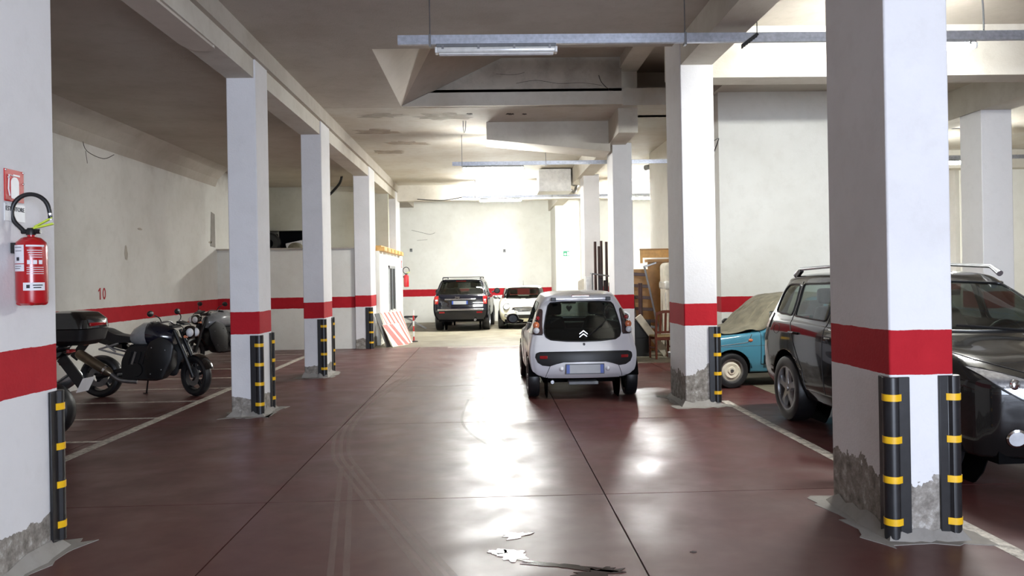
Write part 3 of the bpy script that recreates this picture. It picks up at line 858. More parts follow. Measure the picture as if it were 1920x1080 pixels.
class Car:
    def __init__(self, root, rings, nu=7, nv=7):
        self.root = root
        P = np.array(rings)                         # rings x stations x 3
        P = cr_interp(P, nv, False, True)           # smooth over levels
        P = np.transpose(cr_interp(np.transpose(P, (1, 0, 2)), nu, True, True), (1, 0, 2))
        P[:, 0, 0] = 0; P[:, -1, 0] = 0; P[-1, :, 0] = 0
        bm = bmesh.new()
        for s in (1, -1):
            V = [[bm.verts.new((s * max(0, p[0]), p[1], p[2])) for p in row] for row in P]
            for j in range(len(P) - 1):
                for i in range(len(P[0]) - 1):
                    q = [V[j][i], V[j][i + 1], V[j + 1][i + 1], V[j + 1][i]]
                    if s < 0: q.reverse()
                    bm.faces.new(q)
        bmesh.ops.remove_doubles(bm, verts=bm.verts, dist=1e-4)
        bmesh.ops.dissolve_degenerate(bm, edges=bm.edges, dist=1e-4)
        bmesh.ops.recalc_face_normals(bm, faces=bm.faces)
        cen = sum((f.calc_center_median() for f in bm.faces), Vector()) / len(bm.faces)
        s = sum((f.calc_center_median() - cen).dot(f.normal) * f.calc_area() for f in bm.faces)
        if s < 0:
            bmesh.ops.reverse_faces(bm, faces=bm.faces)
        self.bm = bm
        self.bvh = BVHTree.FromBMesh(bm)
    AX = {'y-': (0, 2, 1, -1), 'y+': (0, 2, 1, 1), 'x+': (1, 2, 0, 1), 'x-': (1, 2, 0, -1), 'z+': (0, 1, 2, 1)}
    def cut(self, poly, side, lim=None, nmin=0.08):
        """cut the outline through the skin seen from one side; returns the faces inside"""
        bm = self.bm
        iu, iv, ia, sg = self.AX[side]
        bm.normal_update()
        u0 = min(p[0] for p in poly) - .08; u1 = max(p[0] for p in poly) + .08
        v0 = min(p[1] for p in poly) - .08; v1 = max(p[1] for p in poly) + .08
        def ok(f):
            if f.normal[ia] * sg < nmin: return False
            c = f.calc_center_median()
            if lim and not (lim[0] <= c[ia] <= lim[1]): return False
            return True
        m = len(poly)
        cand = set()
        for f in bm.faces:
            us = [v.co[iu] for v in f.verts]
            if max(us) < u0 or min(us) > u1: continue
            vs2 = [v.co[iv] for v in f.verts]
            if max(vs2) < v0 or min(vs2) > v1: continue
            if ok(f): cand.add(f)
        for i in range(m):
            a = poly[i]; b = poly[(i + 1) % m]
            du, dv = b[0] - a[0], b[1] - a[1]
            if abs(du) + abs(dv) < 1e-6: continue
            e = .004
            bu0, bu1 = min(a[0], b[0]) - e, max(a[0], b[0]) + e
            bv0, bv1 = min(a[1], b[1]) - e, max(a[1], b[1]) + e
            fs = []
            for f in cand:
                us = [v.co[iu] for v in f.verts]
                if max(us) < bu0 or min(us) > bu1: continue
                vs2 = [v.co[iv] for v in f.verts]
                if max(vs2) < bv0 or min(vs2) > bv1: continue
                fs.append(f)
            if not fs: continue
            no = [0, 0, 0]; no[iu] = -dv; no[iv] = du
            co = [0, 0, 0]; co[iu] = a[0]; co[iv] = a[1]
            geom = set(fs)
            for f in fs:
                geom.update(f.edges); geom.update(f.verts)
            rs = bmesh.ops.bisect_plane(bm, geom=list(geom), dist=1e-5, plane_co=co, plane_no=Vector(no).normalized())
            cand.update(x for x in rs['geom'] if isinstance(x, bmesh.types.BMFace))
        bm.normal_update()
        res = []
        for f in cand:
            c = f.calc_center_median()
            if u0 <= c[iu] <= u1 and v0 <= c[iv] <= v1 and ok(f) and inside(poly, c[iu], c[iv]):
                res.append(f)
        return res
    def take(self, faces, name, mat, off=0.0, parent=None, seal=None, seal_mat='rubber', thick=0.0, seal_name='seal'):
        """lift faces out of the body as their own part"""
        if not faces: return None
        nb = bmesh.new(); mp = {}
        for f in faces:
            vv = []
            for v in f.verts:
                if v not in mp:
                    mp[v] = nb.verts.new(v.co)
                vv.append(mp[v])
            try: nb.faces.new(vv)
            except ValueError: pass
        nb.normal_update()
        loops = self._loops(nb) if seal else []
        if off:
            for v in nb.verts: v.co += v.normal * off
        bmesh.ops.delete(self.bm, geom=faces, context='FACES')
        me = bpy.data.meshes.new(name)
        nb.to_mesh(me); nb.free()
        o = link_mesh(name, me, mat, parent or self.root, True, 0, 50)
        if thick:
            so = o.modifiers.new('solid', 'SOLIDIFY'); so.thickness = thick; so.offset = -1
        if seal:
            mb = MB()
            for lp in loops:
                if len(lp) > 5:
                    mb.tube(lp, seal, 6, loop=True)
            if mb.v: mb.build(seal_name, seal_mat, o)
        return o
    def _loops(self, nb):
        be = {e for e in nb.edges if len(e.link_faces) == 1}
        loops = []
        while be:
            e = be.pop()
            st, cur = e.verts
            lp = [st.co.copy(), cur.co.copy()]
            while cur is not st:
                nx = next((x for x in cur.link_edges if x in be), None)
                if nx is None: break
                be.discard(nx)
                cur = nx.other_vert(cur)
                lp.append(cur.co.copy())
            if (lp[0] - lp[-1]).length < 1e-5: lp.pop()
            # thin out
            out = [lp[0]]
            for p in lp[1:]:
                if (p - out[-1]).length > 0.012: out.append(p)
            if len(out) > 5: loops.append(out)
        return loops
    def hit(self, u, v, side):
        iu, iv, ia, sg = self.AX[side]
        o = [0, 0, 0]; o[iu] = u; o[iv] = v; o[ia] = 9.0 * sg + (2 if ia == 1 else 0)
        d = [0, 0, 0]; d[ia] = -sg
        h = self.bvh.ray_cast(Vector(o), Vector(d))
        return h[0], h[1]
    def seam(self, pts, side, r=0.004, name='panel_gap', mat='rubber', step=0.03, parent=None):
        out = []
        for i in range(len(pts) - 1):
            a, b = Vector(pts[i]), Vector(pts[i + 1])
            n = max(1, int((b - a).length / step))
            for k in range(n + (i == len(pts) - 2)):
                q = a + (b - a) * k / n
                h, nn = self.hit(q.x, q.y, side)
                if h is not None: out.append(h)
        if len(out) > 1:
            return MB().tube(out, r, 6).build(name, mat, parent or self.root)
    def finish(self, paint, name='body_shell', inner=True):
        me = bpy.data.meshes.new(name)
        self.bm.to_mesh(me); self.bm.free()
        o = link_mesh(name, me, paint, self.root, True, 0, 45)
        if inner:
            me.materials.append(M['interior'])
            so = o.modifiers.new('solid', 'SOLIDIFY')
            so.thickness = 0.025; so.offset = -1; so.material_offset = 1; so.material_offset_rim = 0
        return o

def add_wheel(root, x, y, r, w, side, style='alloy5', steer=0.0, name='wheel'):
    """wheel centred at (x, y, r); side = +1 outer face towards +x"""
    wl = thing(name, None, None, (x, y, r), steer)
    wl.parent = root
    rr = r * 0.66
    prof = [(rr, -w * .46), (rr + .012, -w * .5), (r * .86, -w * .52), (r * .96, -w * .46), (r, -w * .3), (r * 1.003, 0), (r, w * .3), (r * .96, w * .46), (r * .86, w * .52), (rr + .012, w * .5), (rr, w * .46)]
    MB().lathe(prof, axis='X', n=40).build('tyre', 'rubber', wl)
    mt = 'alu' if style != 'steel' else 'steel'
    f = side * w * .38
    MB().lathe([(rr + .004, side * w * .48), (rr - .012, side * w * .47), (rr - .02, side * w * .2), (rr - .02, -side * w * .4)], axis='X', n=40).build('rim', mt, wl)
    MB().lathe([(0.0, side * w * .0), (rr - .01, side * w * .0)], axis='X', n=32).build('brake_disc', 'black_plastic', wl)
    if style.startswith('alloy'):
        n = int(style[5:])
        for k in range(n):
            a = R(90 + 360 * k / n)
            c, s = math.cos(a), math.sin(a)
            w0, w1 = rr * .20, rr * .27
            def pt(q, t, dx): return (f + dx, q * c - t * s, q * s + t * c)
            mb = MB().loft([[pt(rr * .1, -w0, -side * .03), pt(rr * .1, w0, -side * .03), pt(rr * .1, w0 * .8, side * .005), pt(rr * .1, -w0 * .8, side * .005)],
                            [pt(rr * .55, -w0 * .75, -side * .03), pt(rr * .55, w0 * .75, -side * .03), pt(rr * .55, w0 * .5, side * .012), pt(rr * .55, -w0 * .5, side * .012)],
                            [pt(rr * .98, -w1, -side * .03), pt(rr * .98, w1, -side * .03), pt(rr * .98, w1 * .8, side * .0), pt(rr * .98, -w1 * .8, side * .0)]])
            mb.build('spoke', mt, wl)
    else:
        MB().lathe([(0, f + side * .012), (rr * .3, f + side * .012), (rr * .38, f - side * .005), (rr * .62, f + side * .006), (rr * .8, f - side * .02), (rr * .99, f - side * .025)], axis='X', n=32).build('wheel_disc', 'alu' if style == 'cap' else 'cream', wl)
    MB().lathe([(0, f + side * .022), (rr * .14, f + side * .02), (rr * .17, f)], axis='X', n=16).build('hub_cap', mt, wl)
    return wl

def add_seat(root, x, y, z, w=0.46, fwd=1, hh=0.62, mat='interior', single_head=True):
    s = thing('seat', None, None, (x, y, z)); s.parent = root
    if fwd < 0: s.rotation_euler = (0, 0, R(180))
    MB().box(-w / 2, w / 2, 0.0, 0.5, 0, 0.16).build('cushion', mat, s, bevel=0.05, seg=3)
    MB().loft([[(-w * .5, -.02, .1), (w * .5, -.02, .1), (w * .5, .12, .1), (-w * .5, .12, .1)],
               [(-w * .5, -.12, .1 + hh * .6), (w * .5, -.12, .1 + hh * .6), (w * .5, 0, .1 + hh * .6), (-w * .5, 0, .1 + hh * .6)],
               [(-w * .32, -.17, .1 + hh), (w * .32, -.17, .1 + hh), (w * .32, -.07, .1 + hh), (-w * .32, -.07, .1 + hh)]]).build('backrest', mat, s, bevel=0.04, seg=3)
    MB().box(-.13, .13, -.22, -.12, .12 + hh, .30 + hh).build('headrest', mat, s, bevel=0.04, seg=3)
    return s

def add_arch(car, y, z, r, x_in, x_out):
    """open the wheel arch on both sides, dark liner behind"""
    for sd, sg in (('x+', 1), ('x-', -1)):
        poly = arc(y, z, r, -30, 210, 22)
        fs = car.cut(poly, sd, (x_in, 9) if sg > 0 else (-9, -x_in), nmin=0.0)
        bmesh.ops.delete(car.bm, geom=fs, context='FACES')
        prof = arc(y, z, r + .012, 4, 176, 20)
        MB().loft([[(sg * x_in, p[0], p[1]) for p in prof], [(sg * (x_out - .02), p[0], p[1]) for p in prof]], caps=False, closed=False).build('wheel_arch_liner', 'black_matte', car.root)
        MB().prism(arc(y, z, r + .01, 0, 360, 20)[:-1], 'X', sg * x_in, sg * (x_in - .01)).build('wheel_well', 'black_matte', car.root)

def add_mirror(root, x, y, z, side, mat, fwd=1, sx=0.19, sz=0.13):
    m_ = thing('door_mirror', None, None, (x, y, z)); m_.parent = root
    MB().tube([(0, 0, -.03), (side * .09, 0, 0)], [.03, .022], 8).build('mirror_arm', 'black_plastic', m_)
    MB().sphere((side * (.07 + sx / 2), 0, .02), (sx / 2, .075, sz / 2), 16, 10).build('mirror_housing', mat, m_)
    MB().lathe([(0, 0), (1, 0)], axis='Y', n=20).xform(Matrix.Translation((side * (.07 + sx / 2), -.072, .02)) @ Matrix.Diagonal((sx * .32, 1, sz * .33, 1))).build('mirror_glass', 'black_plastic', m_)
    return m_

def add_plate(root, x, y, z, w, h, rot, mat='plate_grey', blue=True, tilt=0):
    p = thing('number_plate', None, None, (x, y, z)); p.parent = root
    p.rotation_euler = (R(tilt), 0, rot)
    MB().box(-w / 2 - .012, w / 2 + .012, -.004, .008, -h / 2 - .01, h / 2 + .01).build('plate_frame', 'black_plastic', p, smooth=False)
    MB().box(-w / 2, w / 2, -.008, 0, -h / 2, h / 2).build('plate_face', mat, p, smooth=False)
    if blue:
        for s in (-1, 1):
            MB().box(s * w / 2, s * (w / 2 - .045), -.011, -.006, -h / 2, h / 2).build('plate_band', 'plate_blue', p, smooth=False)
    return p

# ------------------------------------------------------------------ silver hatchback, seen from behind
silver = thing('hatchback_car', 'small silver hatchback parked in the aisle, seen from behind', 'car', (1.275, 10.66, 0), 0)
rg = [ring(.285, .12, 3.32, .70, .75, .70, .06, .10, .16, .22),
      ring(.36, .04, 3.40, .735, .785, .72, .07, .12, .17, .25),
      ring(.47, .00, 3.43, .765, .80, .73, .08, .13, .18, .28),
      ring(.62, .005, 3.42, .775, .812, .73, .08, .13, .18, .28),
      ring([.72, .74, .74, .74, .70], .045, 3.38, .762, .815, .71, .08, .13, .18, .28),
      ring([.82, .86, .86, .84, .78], .10, 3.22, .738, .80, .68, .08, .14, .17, .26),
      ring([.90, .93, .93, .92, .96], .135, 2.62, .715, .755, .64, .08, .16, .16, .2),
      ring([1.02, 1.05, 1.06, 1.07, 1.08], .185, 2.42, .68, .70, .60, .08, .14, .15, .16),
      ring([1.19, 1.24, 1.25, 1.25, 1.24], .265, 2.10, .615, .63, .55, .08, .12, .14, .14),
      ring([1.315, 1.37, 1.385, 1.385, 1.37], .34, 1.82, .545, .565, .50, .08, .10, .13, .13),
      ring([1.385, 1.42, 1.432, 1.43, 1.415], .37, 1.68, .47, .505, .44, .07, .09, .12, .12),
      ring([1.405, 1.445, 1.456, 1.453, 1.435], .43, 1.58, .30, .33, .28, .06, .07, .10, .10),
      ring([1.41, 1.453, 1.465, 1.46, 1.44], .47, 1.52, 0, 0, 0, .04, .04, .08, .08)]
silver.scale = (.955, 1, 1)
car = Car(silver, rg)
add_arch(car, .50, .29, .335, .52, .80)
add_arch(car, 2.84, .29, .335, .52, .80)
rear = (-1, .9)
half = [(0, 1.318), (.26, 1.315), (.44, 1.30), (.475, 1.26), (.515, 1.12), (.545, .98), (.548, .90), (.525, .845), (.46, .808), (.24, .79), (0, .785)]
hat = half + [(-x, z) for x, z in reversed(half[1:-1])]
g = car.take(car.cut(hat, 'y-', rear), 'rear_window', 'glass_dark', -.004, seal=.009, seal_name='window_seal')
ws = [(-.50, 1.0), (.50, 1.0), (.44, 1.33), (0, 1.36), (-.44, 1.33)]
car.take(car.cut(round_poly(ws, .06), 'y+', (1.3, 3.0)), 'windshield', 'glass', -.004, seal=.008, seal_name='window_seal')
for sd, sg in (('x+', 1), ('x-', -1)):
    lm = (.3, 9) if sg > 0 else (-9, -.3)
    car.take(car.cut(round_poly([(.52, 1.02), (1.18, .99), (1.18, 1.32), (.62, 1.30)], .06), sd, lm), 'side_window', 'glass_dark', -.003, seal=.006, seal_name='window_seal')
    car.take(car.cut(round_poly([(1.25, .98), (2.25, .97), (1.78, 1.32), (1.25, 1.33)], .06), sd, lm), 'side_window', 'glass_dark', -.003, seal=.006, seal_name='window_seal')
    # tall tail lamp wrapped round the corner
    tl = round_poly([(sg * .565, .875), (sg * .76, .885), (sg * .75, 1.00), (sg * .70, 1.10), (sg * .60, 1.22), (sg * .555, 1.21), (sg * .575, 1.00)], .03)
    o = car.take(car.cut(tl, 'y-', rear, nmin=.02), 'tail_lamp', 'lens_smoke', .008, seal=.005)
    if o:
        MB().sphere((sg * .66, .225, 1.005), (.048, .035, .05), 14, 8).build('indicator_bulb', 'lens_amber', o)
        MB().sphere((sg * .66, .195, .935), (.046, .035, .042), 14, 8).build('reversing_bulb', 'lens_clear', o)
        MB().sphere((sg * .635, .26, 1.10), (.03, .03, .03), 10, 8).build('brake_bulb', 'lens_red', o)
hs = [(0, .655), (.40, .652), (.62, .648), (.675, .63), (.685, .58), (.655, .515), (.59, .475), (.49, .465), (.40, .495), (.30, .52), (0, .525)]
car.take(car.cut(hs + [(-x, z) for x, z in reversed(hs[1:-1])], 'y-', rear), 'bumper_insert', 'black_plastic', .004, seal=.006)
for sg in (1, -1):
    rf = car.cut(round_poly([(sg * .52, .56), (sg * .63, .56), (sg * .62, .605), (sg * .52, .605)], .01), 'y-', rear)
    h, nn = car.hit(sg * .57, .582, 'y-')
    MB().box(-.055, .055, -.012, .006, -.02, .02).xform(Matrix.Translation(h) @ Matrix.Rotation(sg * .28, 4, 'Z')).build('reflector', 'lens_red', silver, bevel=.004)
    car.seam([(sg * .48, .47), (sg * .535, .34), (sg * .55, .27)], 'y-', .004)
    car.seam([(sg * .72, .872), (sg * .57, .872)], 'y-', .0035)
    MB().box(sg * .36, sg * .43, .335, .40, 1.325, 1.375).build('hatch_hinge', 'black_plastic', silver, bevel=.006)
    h, nn = car.hit(sg * .335, .425, 'y-')
    MB().sphere((sg * .325, h.y + .0, .425), (.035, .035, .033), 14, 8).build('plate_lamp', 'silver', silver)
    car.seam([(1.22, 1.30), (1.22, .95), (1.20, .5), (1.22, .30)], 'x+' if sg > 0 else 'x-', .004)
    car.seam([(2.35, .95), (2.40, .6), (2.35, .30)], 'x+' if sg > 0 else 'x-', .004)
h, nn = car.hit(0, 1.395, 'y-')
MB().box(-.13, .13, h.y - .012, h.y + .05, 1.375, 1.405).build('brake_light_bar', 'lens_red', silver, bevel=.008)
MB().box(-.42, .42, h.y - .03, h.y + .10, 1.335, 1.372).build('spoiler', 'silver', silver, bevel=.012)
h, nn = car.hit(0, .748, 'y-')
MB().lathe([(0, -.008), (.016, -.008), (.02, .01)], o=(0, h.y, .748), axis='Y', n=16).build('lock_button', 'black_plastic', silver)
h, nn = car.hit(0, .42, 'y-')
add_plate(silver, 0, h.y - .012, .425, .52, .115, 0)
h, nn = car.hit(0, .88, 'y-')
em = MB()
for k in range(2):
    z0 = .85 + .042 * k
    em.prism([(-.06, z0), (0, z0 + .045), (.06, z0), (.06, z0 - .018), (0, z0 + .025), (-.06, z0 - .018)], 'Y', h.y - .022, h.y - .004)
em.build('chevron_emblem', 'chrome', silver, bevel=.003)
MB().tube([(.0, h.y - .012, .80), (.05, h.y - .02, .84), (.33, h.y + .03, 1.05)], [.012, .01, .006], 8).build('wiper', 'black_plastic', silver)
MB().box(-.22, .20, .10, .32, .20, .245).build('tow_guard', 'grey_plastic', silver, bevel=.01)
MB().tube([(-.45, .12, .24), (-.45, .4, .25)], .025, 12).build('exhaust_pipe', 'steel', silver)
MB().box(-.55, .55, .55, 3.2, .18, .34).build('underbody', 'black_matte', silver, smooth=False)
MB().box(-.64, .64, .30, 2.6, .30, .34).build('cabin_floor', 'interior', silver, smooth=False)
MB().box(-.60, .60, .22, .40, .34, .80).build('parcel_shelf', 'interior', silver, smooth=False)
car.finish('silver')
for sx_ in (-1, 1):
    add_wheel(silver, sx_ * .705, .50, .285, .165, sx_, 'cap')
    add_wheel(silver, sx_ * .705, 2.84, .285, .165, sx_, 'cap')
    add_seat(silver, sx_ * .335, 1.35, .38, .46, hh=.60)
    add_mirror(silver, sx_ * .76, 2.10, .99, sx_, 'black_plastic' if sx_ < 0 else 'silver', sx=.21, sz=.17)
MB().box(-.58, .58, .62, .78, .36, .92).build('rear_bench', 'interior', silver, bevel=.05)
MB().box(-.62, .62, 2.15, 2.55, .60, .93).build('dashboard', 'interior', silver, bevel=.06)
MB().lathe(arc(.17, 0, .014, 0, 360, 8), o=(-.335, 2.08, .90), axis='Y', n=24).build('steering_wheel', 'black_plastic', silver)
MB().box(-.12, .12, 1.98, 2.01, 1.235, 1.29).build('rear_view_mirror', 'black_plastic', silver, bevel=.015)
hh_ = [(0, -.05), (.05, .012), (.048, .04), (.025, .052), (0, .035), (-.025, .052), (-.048, .04), (-.05, .012)]
MB().prism([(p[0], p[1] + 1.155) for p in hh_], 'Y', 1.985, 2.0).build('heart_pendant', 'wood_dark', silver, bevel=.004)
MB().tube([(0, 1.99, 1.24), (0, 1.99, 1.18)], .003, 5).build('pendant_cord', 'black_plastic', silver)

# ------------------------------------------------------------------ black off-road car at the far wall
suv = thing('suv_car', 'black off-road car with roof rack, rear towards us at the far wall', 'car', (-0.88, 25.15, 0), -3.5)
rg = [ring(.36, .10, 4.30, .74, .80, .74, .05, .08, .10, .16),
      ring(.50, .03, 4.40, .82, .86, .80, .05, .08, .10, .18),
      ring(.66, .00, 4.45, .85, .875, .82, .05, .08, .10, .2),
      ring(.85, .03, 4.44, .855, .885, .82, .05, .08, .10, .2),
      ring([1.00, 1.02, 1.02, 1.02, .96], .06, 4.38, .85, .88, .80, .05, .08, .10, .2),
      ring([1.10, 1.12, 1.12, 1.10, 1.04], .09, 4.2, .83, .855, .77, .05, .08, .10, .2),
      ring([1.15, 1.17, 1.17, 1.16, 1.14], .12, 3.1, .81, .83, .75, .05, .12, .10, .16),
      ring([1.33, 1.36, 1.36, 1.36, 1.36], .22, 2.78, .755, .775, .70, .05, .12, .10, .16),
      ring([1.52, 1.55, 1.56, 1.56, 1.54], .35, 2.42, .69, .71, .66, .05, .1, .10, .14),
      ring([1.60, 1.625, 1.635, 1.63, 1.61], .40, 2.25, .62, .655, .6, .05, .08, .10, .12),
      ring([1.625, 1.65, 1.66, 1.655, 1.635], .46, 2.15, .4, .44, .4, .04, .06, .08, .1),
      ring([1.63, 1.66, 1.67, 1.665, 1.64], .50, 2.1, 0, 0, 0, .04, .04, .08, .08)]
car = Car(suv, rg)
add_arch(car, .88, .37, .43, .56, .86)
add_arch(car, 3.50, .37, .43, .56, .86)
rw = [(0, 1.575), (.55, 1.565), (.63, 1.52), (.70, 1.30), (.72, 1.19), (.66, 1.165), (0, 1.16)]
car.take(car.cut(rw + [(-x, z) for x, z in reversed(rw[1:-1])], 'y-', (-1, 1)), 'rear_window', 'glass_dark', -.003, seal=.008, seal_name='window_seal')
car.take(car.cut(round_poly([(-.6, 1.20), (.6, 1.20), (.54, 1.54), (-.54, 1.54)], .06), 'y+', (1.9, 3.6)), 'windshield', 'glass', -.003)
for sd, sg in (('x+', 1), ('x-', -1)):
    lm = (.3, 9) if sg > 0 else (-9, -.3)
    for q in ([(.42, 1.2), (1.0, 1.2), (1.0, 1.53), (.60, 1.52)], [(1.08, 1.2), (1.9, 1.2), (1.9, 1.54), (1.08, 1.54)], [(1.98, 1.2), (2.85, 1.2), (2.45, 1.52), (1.98, 1.54)]):
        car.take(car.cut(round_poly(q, .05), sd, lm), 'side_window', 'glass_dark', -.003, seal=.006, seal_name='window_seal')
    car.seam([(1.04, 1.55), (1.04, .9), (1.2, .5)], sd, .005)
    car.seam([(1.94, 1.55), (1.94, .5)], sd, .005)
    car.seam([(2.95, 1.15), (2.95, .5)], sd, .005)
    tl = round_poly([(sg * .71, .86), (sg * .84, .86), (sg * .835, 1.10), (sg * .70, 1.12)], .02)
    o = car.take(car.cut(tl, 'y-', (-1, .4), nmin=.02), 'tail_lamp', 'lens_red', .008, seal=.006)
    for k, (zz, mm) in enumerate(((.91, 'lens_amber'), (.98, 'lens_clear'))):
        MB().box(sg * .73, sg * .80, .085, .12, zz - .025, zz + .025).build('lamp_segment', mm, o, bevel=.005)
    h, nn = car.hit(sg * .58, .59, 'y-')
    MB().box(sg * .50, sg * .68, h.y - .012, h.y + .02, .575, .625).build('reflector', 'lens_red', suv, bevel=.005)
    MB().tube([(sg * .60, .50, 1.64), (sg * .60, .56, 1.69), (sg * .60, 2.0, 1.70), (sg * .60, 2.06, 1.66)], .016, 8).build('roof_rail', 'black_plastic', suv)
for yy in (.62, 1.7):
    MB().bar((-.60, yy, 1.705), (.60, yy, 1.705), .05, .022).build('roof_bar', 'black_plastic', suv, bevel=.005)
h, nn = car.hit(0, .69, 'y-')
MB().box(-.72, .72, h.y - .03, h.y + .05, .655, .715).build('bumper_chrome_strip', 'chrome', suv, bevel=.012)
h, nn = car.hit(0, 1.01, 'y-')
MB().box(-.50, .48, h.y - .025, h.y + .02, .985, 1.03).build('tailgate_chrome_bar', 'chrome', suv, bevel=.01)
text_mesh('lettering', 'Jeep', .085, 'chrome', suv, (-.10, h.y + .005, 1.075), (R(78), 0, 0), .006, bold=.002)
text_mesh('lettering', 'CRD', .04, 'chrome', suv, (-.56, h.y - .03, .90), FRONT, .004)
text_mesh('lettering', '4X4', .045, 'chrome', suv, (.52, h.y - .03, .92), FRONT, .004)
h, nn = car.hit(-.02, .90, 'y-')
add_plate(suv, -.02, h.y - .014, .905, .50, .11, 0)
h, nn = car.hit(0, 1.595, 'y-')
MB().box(-.16, .16, h.y - .02, h.y + .03, 1.565, 1.59).build('brake_light_bar', 'lens_red', suv, bevel=.006)
MB().box(-.6, .6, h.y - .04, h.y + .12, 1.60, 1.625).build('spoiler', 'black_paint', suv, bevel=.01)
car.seam([(-.76, 1.56), (-.80, 1.18), (-.70, .80), (.70, .80), (.80, 1.18), (.76, 1.56)], 'y-', .004)
MB().tube([(0, h.y - .15, 1.15), (.25, h.y - .12, 1.22), (.5, h.y - .10, 1.22)], .01, 6).build('wiper', 'black_plastic', suv)
MB().box(-.70, .70, .15, 4.2, .30, .46).build('underbody', 'black_matte', suv, smooth=False)
MB().tube([(.45, .05, .36), (.45, .5, .38)], .04, 12).build('exhaust_pipe', 'steel', suv)
car.finish('black_paint')
for sx_ in (-1, 1):
    add_wheel(suv, sx_ * .755, .88, .365, .235, sx_, 'alloy5')
    add_wheel(suv, sx_ * .755, 3.50, .365, .235, sx_, 'alloy5')
    add_seat(suv, sx_ * .36, 1.95, .62, .5)
    add_seat(suv, sx_ * .38, 1.05, .62, .5)
    add_mirror(suv, sx_ * .84, 2.75, 1.20, sx_, 'black_plastic', sx=.22, sz=.2)

# ------------------------------------------------------------------ cream hatchback facing us beside it
mini = thing('compact_car', 'cream compact car with round headlamps, facing us behind the silver hatchback', 'car', (1.30, 29.25, 0), 177)
rg = [ring(.24, .10, 3.55, .70, .76, .70, .06, .10, .14, .26),
      ring(.36, .02, 3.66, .77, .815, .76, .07, .12, .16, .3),
      ring(.52, .00, 3.70, .80, .835, .78, .07, .12, .16, .3),
      ring(.68, .02, 3.68, .81, .84, .78, .07, .12, .16, .3),
      ring([.80, .83, .82, .80, .76], .05, 3.62, .80, .83, .76, .07, .12, .16, .3),
      ring([.88, .91, .90, .88, .85], .09, 3.40, .78, .80, .72, .07, .14, .16, .28),
      ring([.93, .95, .95, .94, .93], .12, 2.70, .76, .77, .68, .07, .14, .15, .2),
      ring([1.10, 1.13, 1.13, 1.12, 1.11], .20, 2.42, .70, .71, .64, .07, .1, .14, .14),
      ring([1.27, 1.30, 1.305, 1.30, 1.29], .30, 2.14, .64, .65, .59, .07, .1, .14, .14),
      ring([1.345, 1.365, 1.37, 1.368, 1.35], .36, 1.98, .58, .60, .54, .06, .08, .12, .12),
      ring([1.37, 1.39, 1.40, 1.395, 1.375], .42, 1.9, .36, .40, .36, .05, .06, .1, .1),
      ring([1.375, 1.397, 1.405, 1.40, 1.38], .46, 1.86, 0, 0, 0, .04, .04, .08, .08)]
car = Car(mini, rg)
add_arch(car, .58, .30, .36, .55, .82)
add_arch(car, 3.02, .30, .36, .55, .82)
car.take(car.cut(round_poly([(-.60, .965), (.60, .965), (.53, 1.31), (0, 1.33), (-.53, 1.31)], .06), 'y+', (1.7, 3.2)), 'windshield', 'glass_dark', -.003, seal=.01, seal_name='window_seal')
car.take(car.cut(round_poly([(-.52, 1.0), (.52, 1.0), (.48, 1.28), (-.48, 1.28)], .06), 'y-', (-1, .8)), 'rear_window', 'glass', -.003)
for sd, sg in (('x+', 1), ('x-', -1)):
    lm = (.3, 9) if sg > 0 else (-9, -.3)
    for q in ([(.42, .98), (1.25, .98), (1.25, 1.30), (.52, 1.28)], [(1.32, .98), (2.42, .98), (2.12, 1.28), (1.32, 1.31)]):
        car.take(car.cut(round_poly(q, .05), sd, lm), 'side_window', 'glass_dark', -.003, seal=.006, seal_name='window_seal')
    car.seam([(1.28, .95), (1.28, .35)], sd, .004)
    car.seam([(2.5, .92), (2.5, .35)], sd, .004)
    h, nn = car.hit(sg * .53, .73, 'y+')
    hl = thing('headlamp', None, None, h); hl.parent = mini
    q = nn.to_track_quat('Y', 'Z').to_euler(); hl.rotation_euler = q
    MB().lathe([(.115, -.02), (.125, .012), (.105, .02), (.098, .012)], axis='Y', n=28).build('lamp_ring', 'chrome', hl)
    MB().lathe([(0, .03), (.05, .026), (.1, .008)], axis='Y', n=28).build('lens', 'lens_clear', hl)
    h, nn = car.hit(sg * .55, .44, 'y+')
    fl = thing('fog_lamp', None, None, h); fl.parent = mini; fl.rotation_euler = nn.to_track_quat('Y', 'Z').to_euler()
    MB().lathe([(.055, -.01), (.062, .008), (.05, .014)], axis='Y', n=20).build('lamp_ring', 'chrome', fl)
    MB().lathe([(0, .016), (.05, .008)], axis='Y', n=20).build('lens', 'lens_clear', fl)
h, nn = car.hit(0, .66, 'y+')
gp = smooth_poly([(-.30, .70), (0, .715), (.30, .70), (.36, .65), (.27, .585), (0, .57), (-.27, .585), (-.36, .65)], 4)
gr = car.take(car.cut(gp, 'y+', (3.0, 4)), 'grille', 'black_plastic', -.004, seal=.013, seal_mat='chrome', seal_name='grille_surround')
for k in range(3):
    zz = .61 + .032 * k
    car.seam([(-.28, zz), (.28, zz)], 'y+', .007, 'grille_bar', 'chrome', parent=gr)
lp = round_poly([(-.42, .36), (.42, .36), (.36, .47), (-.36, .47)], .03)
car.take(car.cut(lp, 'y+', (3.0, 4)), 'lower_intake', 'black_plastic', -.004, seal=.006)
h, nn = car.hit(0, .52, 'y+')
add_plate(mini, 0, h.y + .014, .525, .46, .10, math.pi, blue=False)
h, nn = car.hit(0, .79, 'y+')
MB().sphere((0, h.y, .80), (.045, .02, .025), 14, 8).build('bonnet_badge', 'chrome', mini)
car.seam([(-.66, .90), (-.60, .80), (-.5, .765), (0, .755), (.5, .765), (.60, .80), (.66, .90)], 'y+', .004)
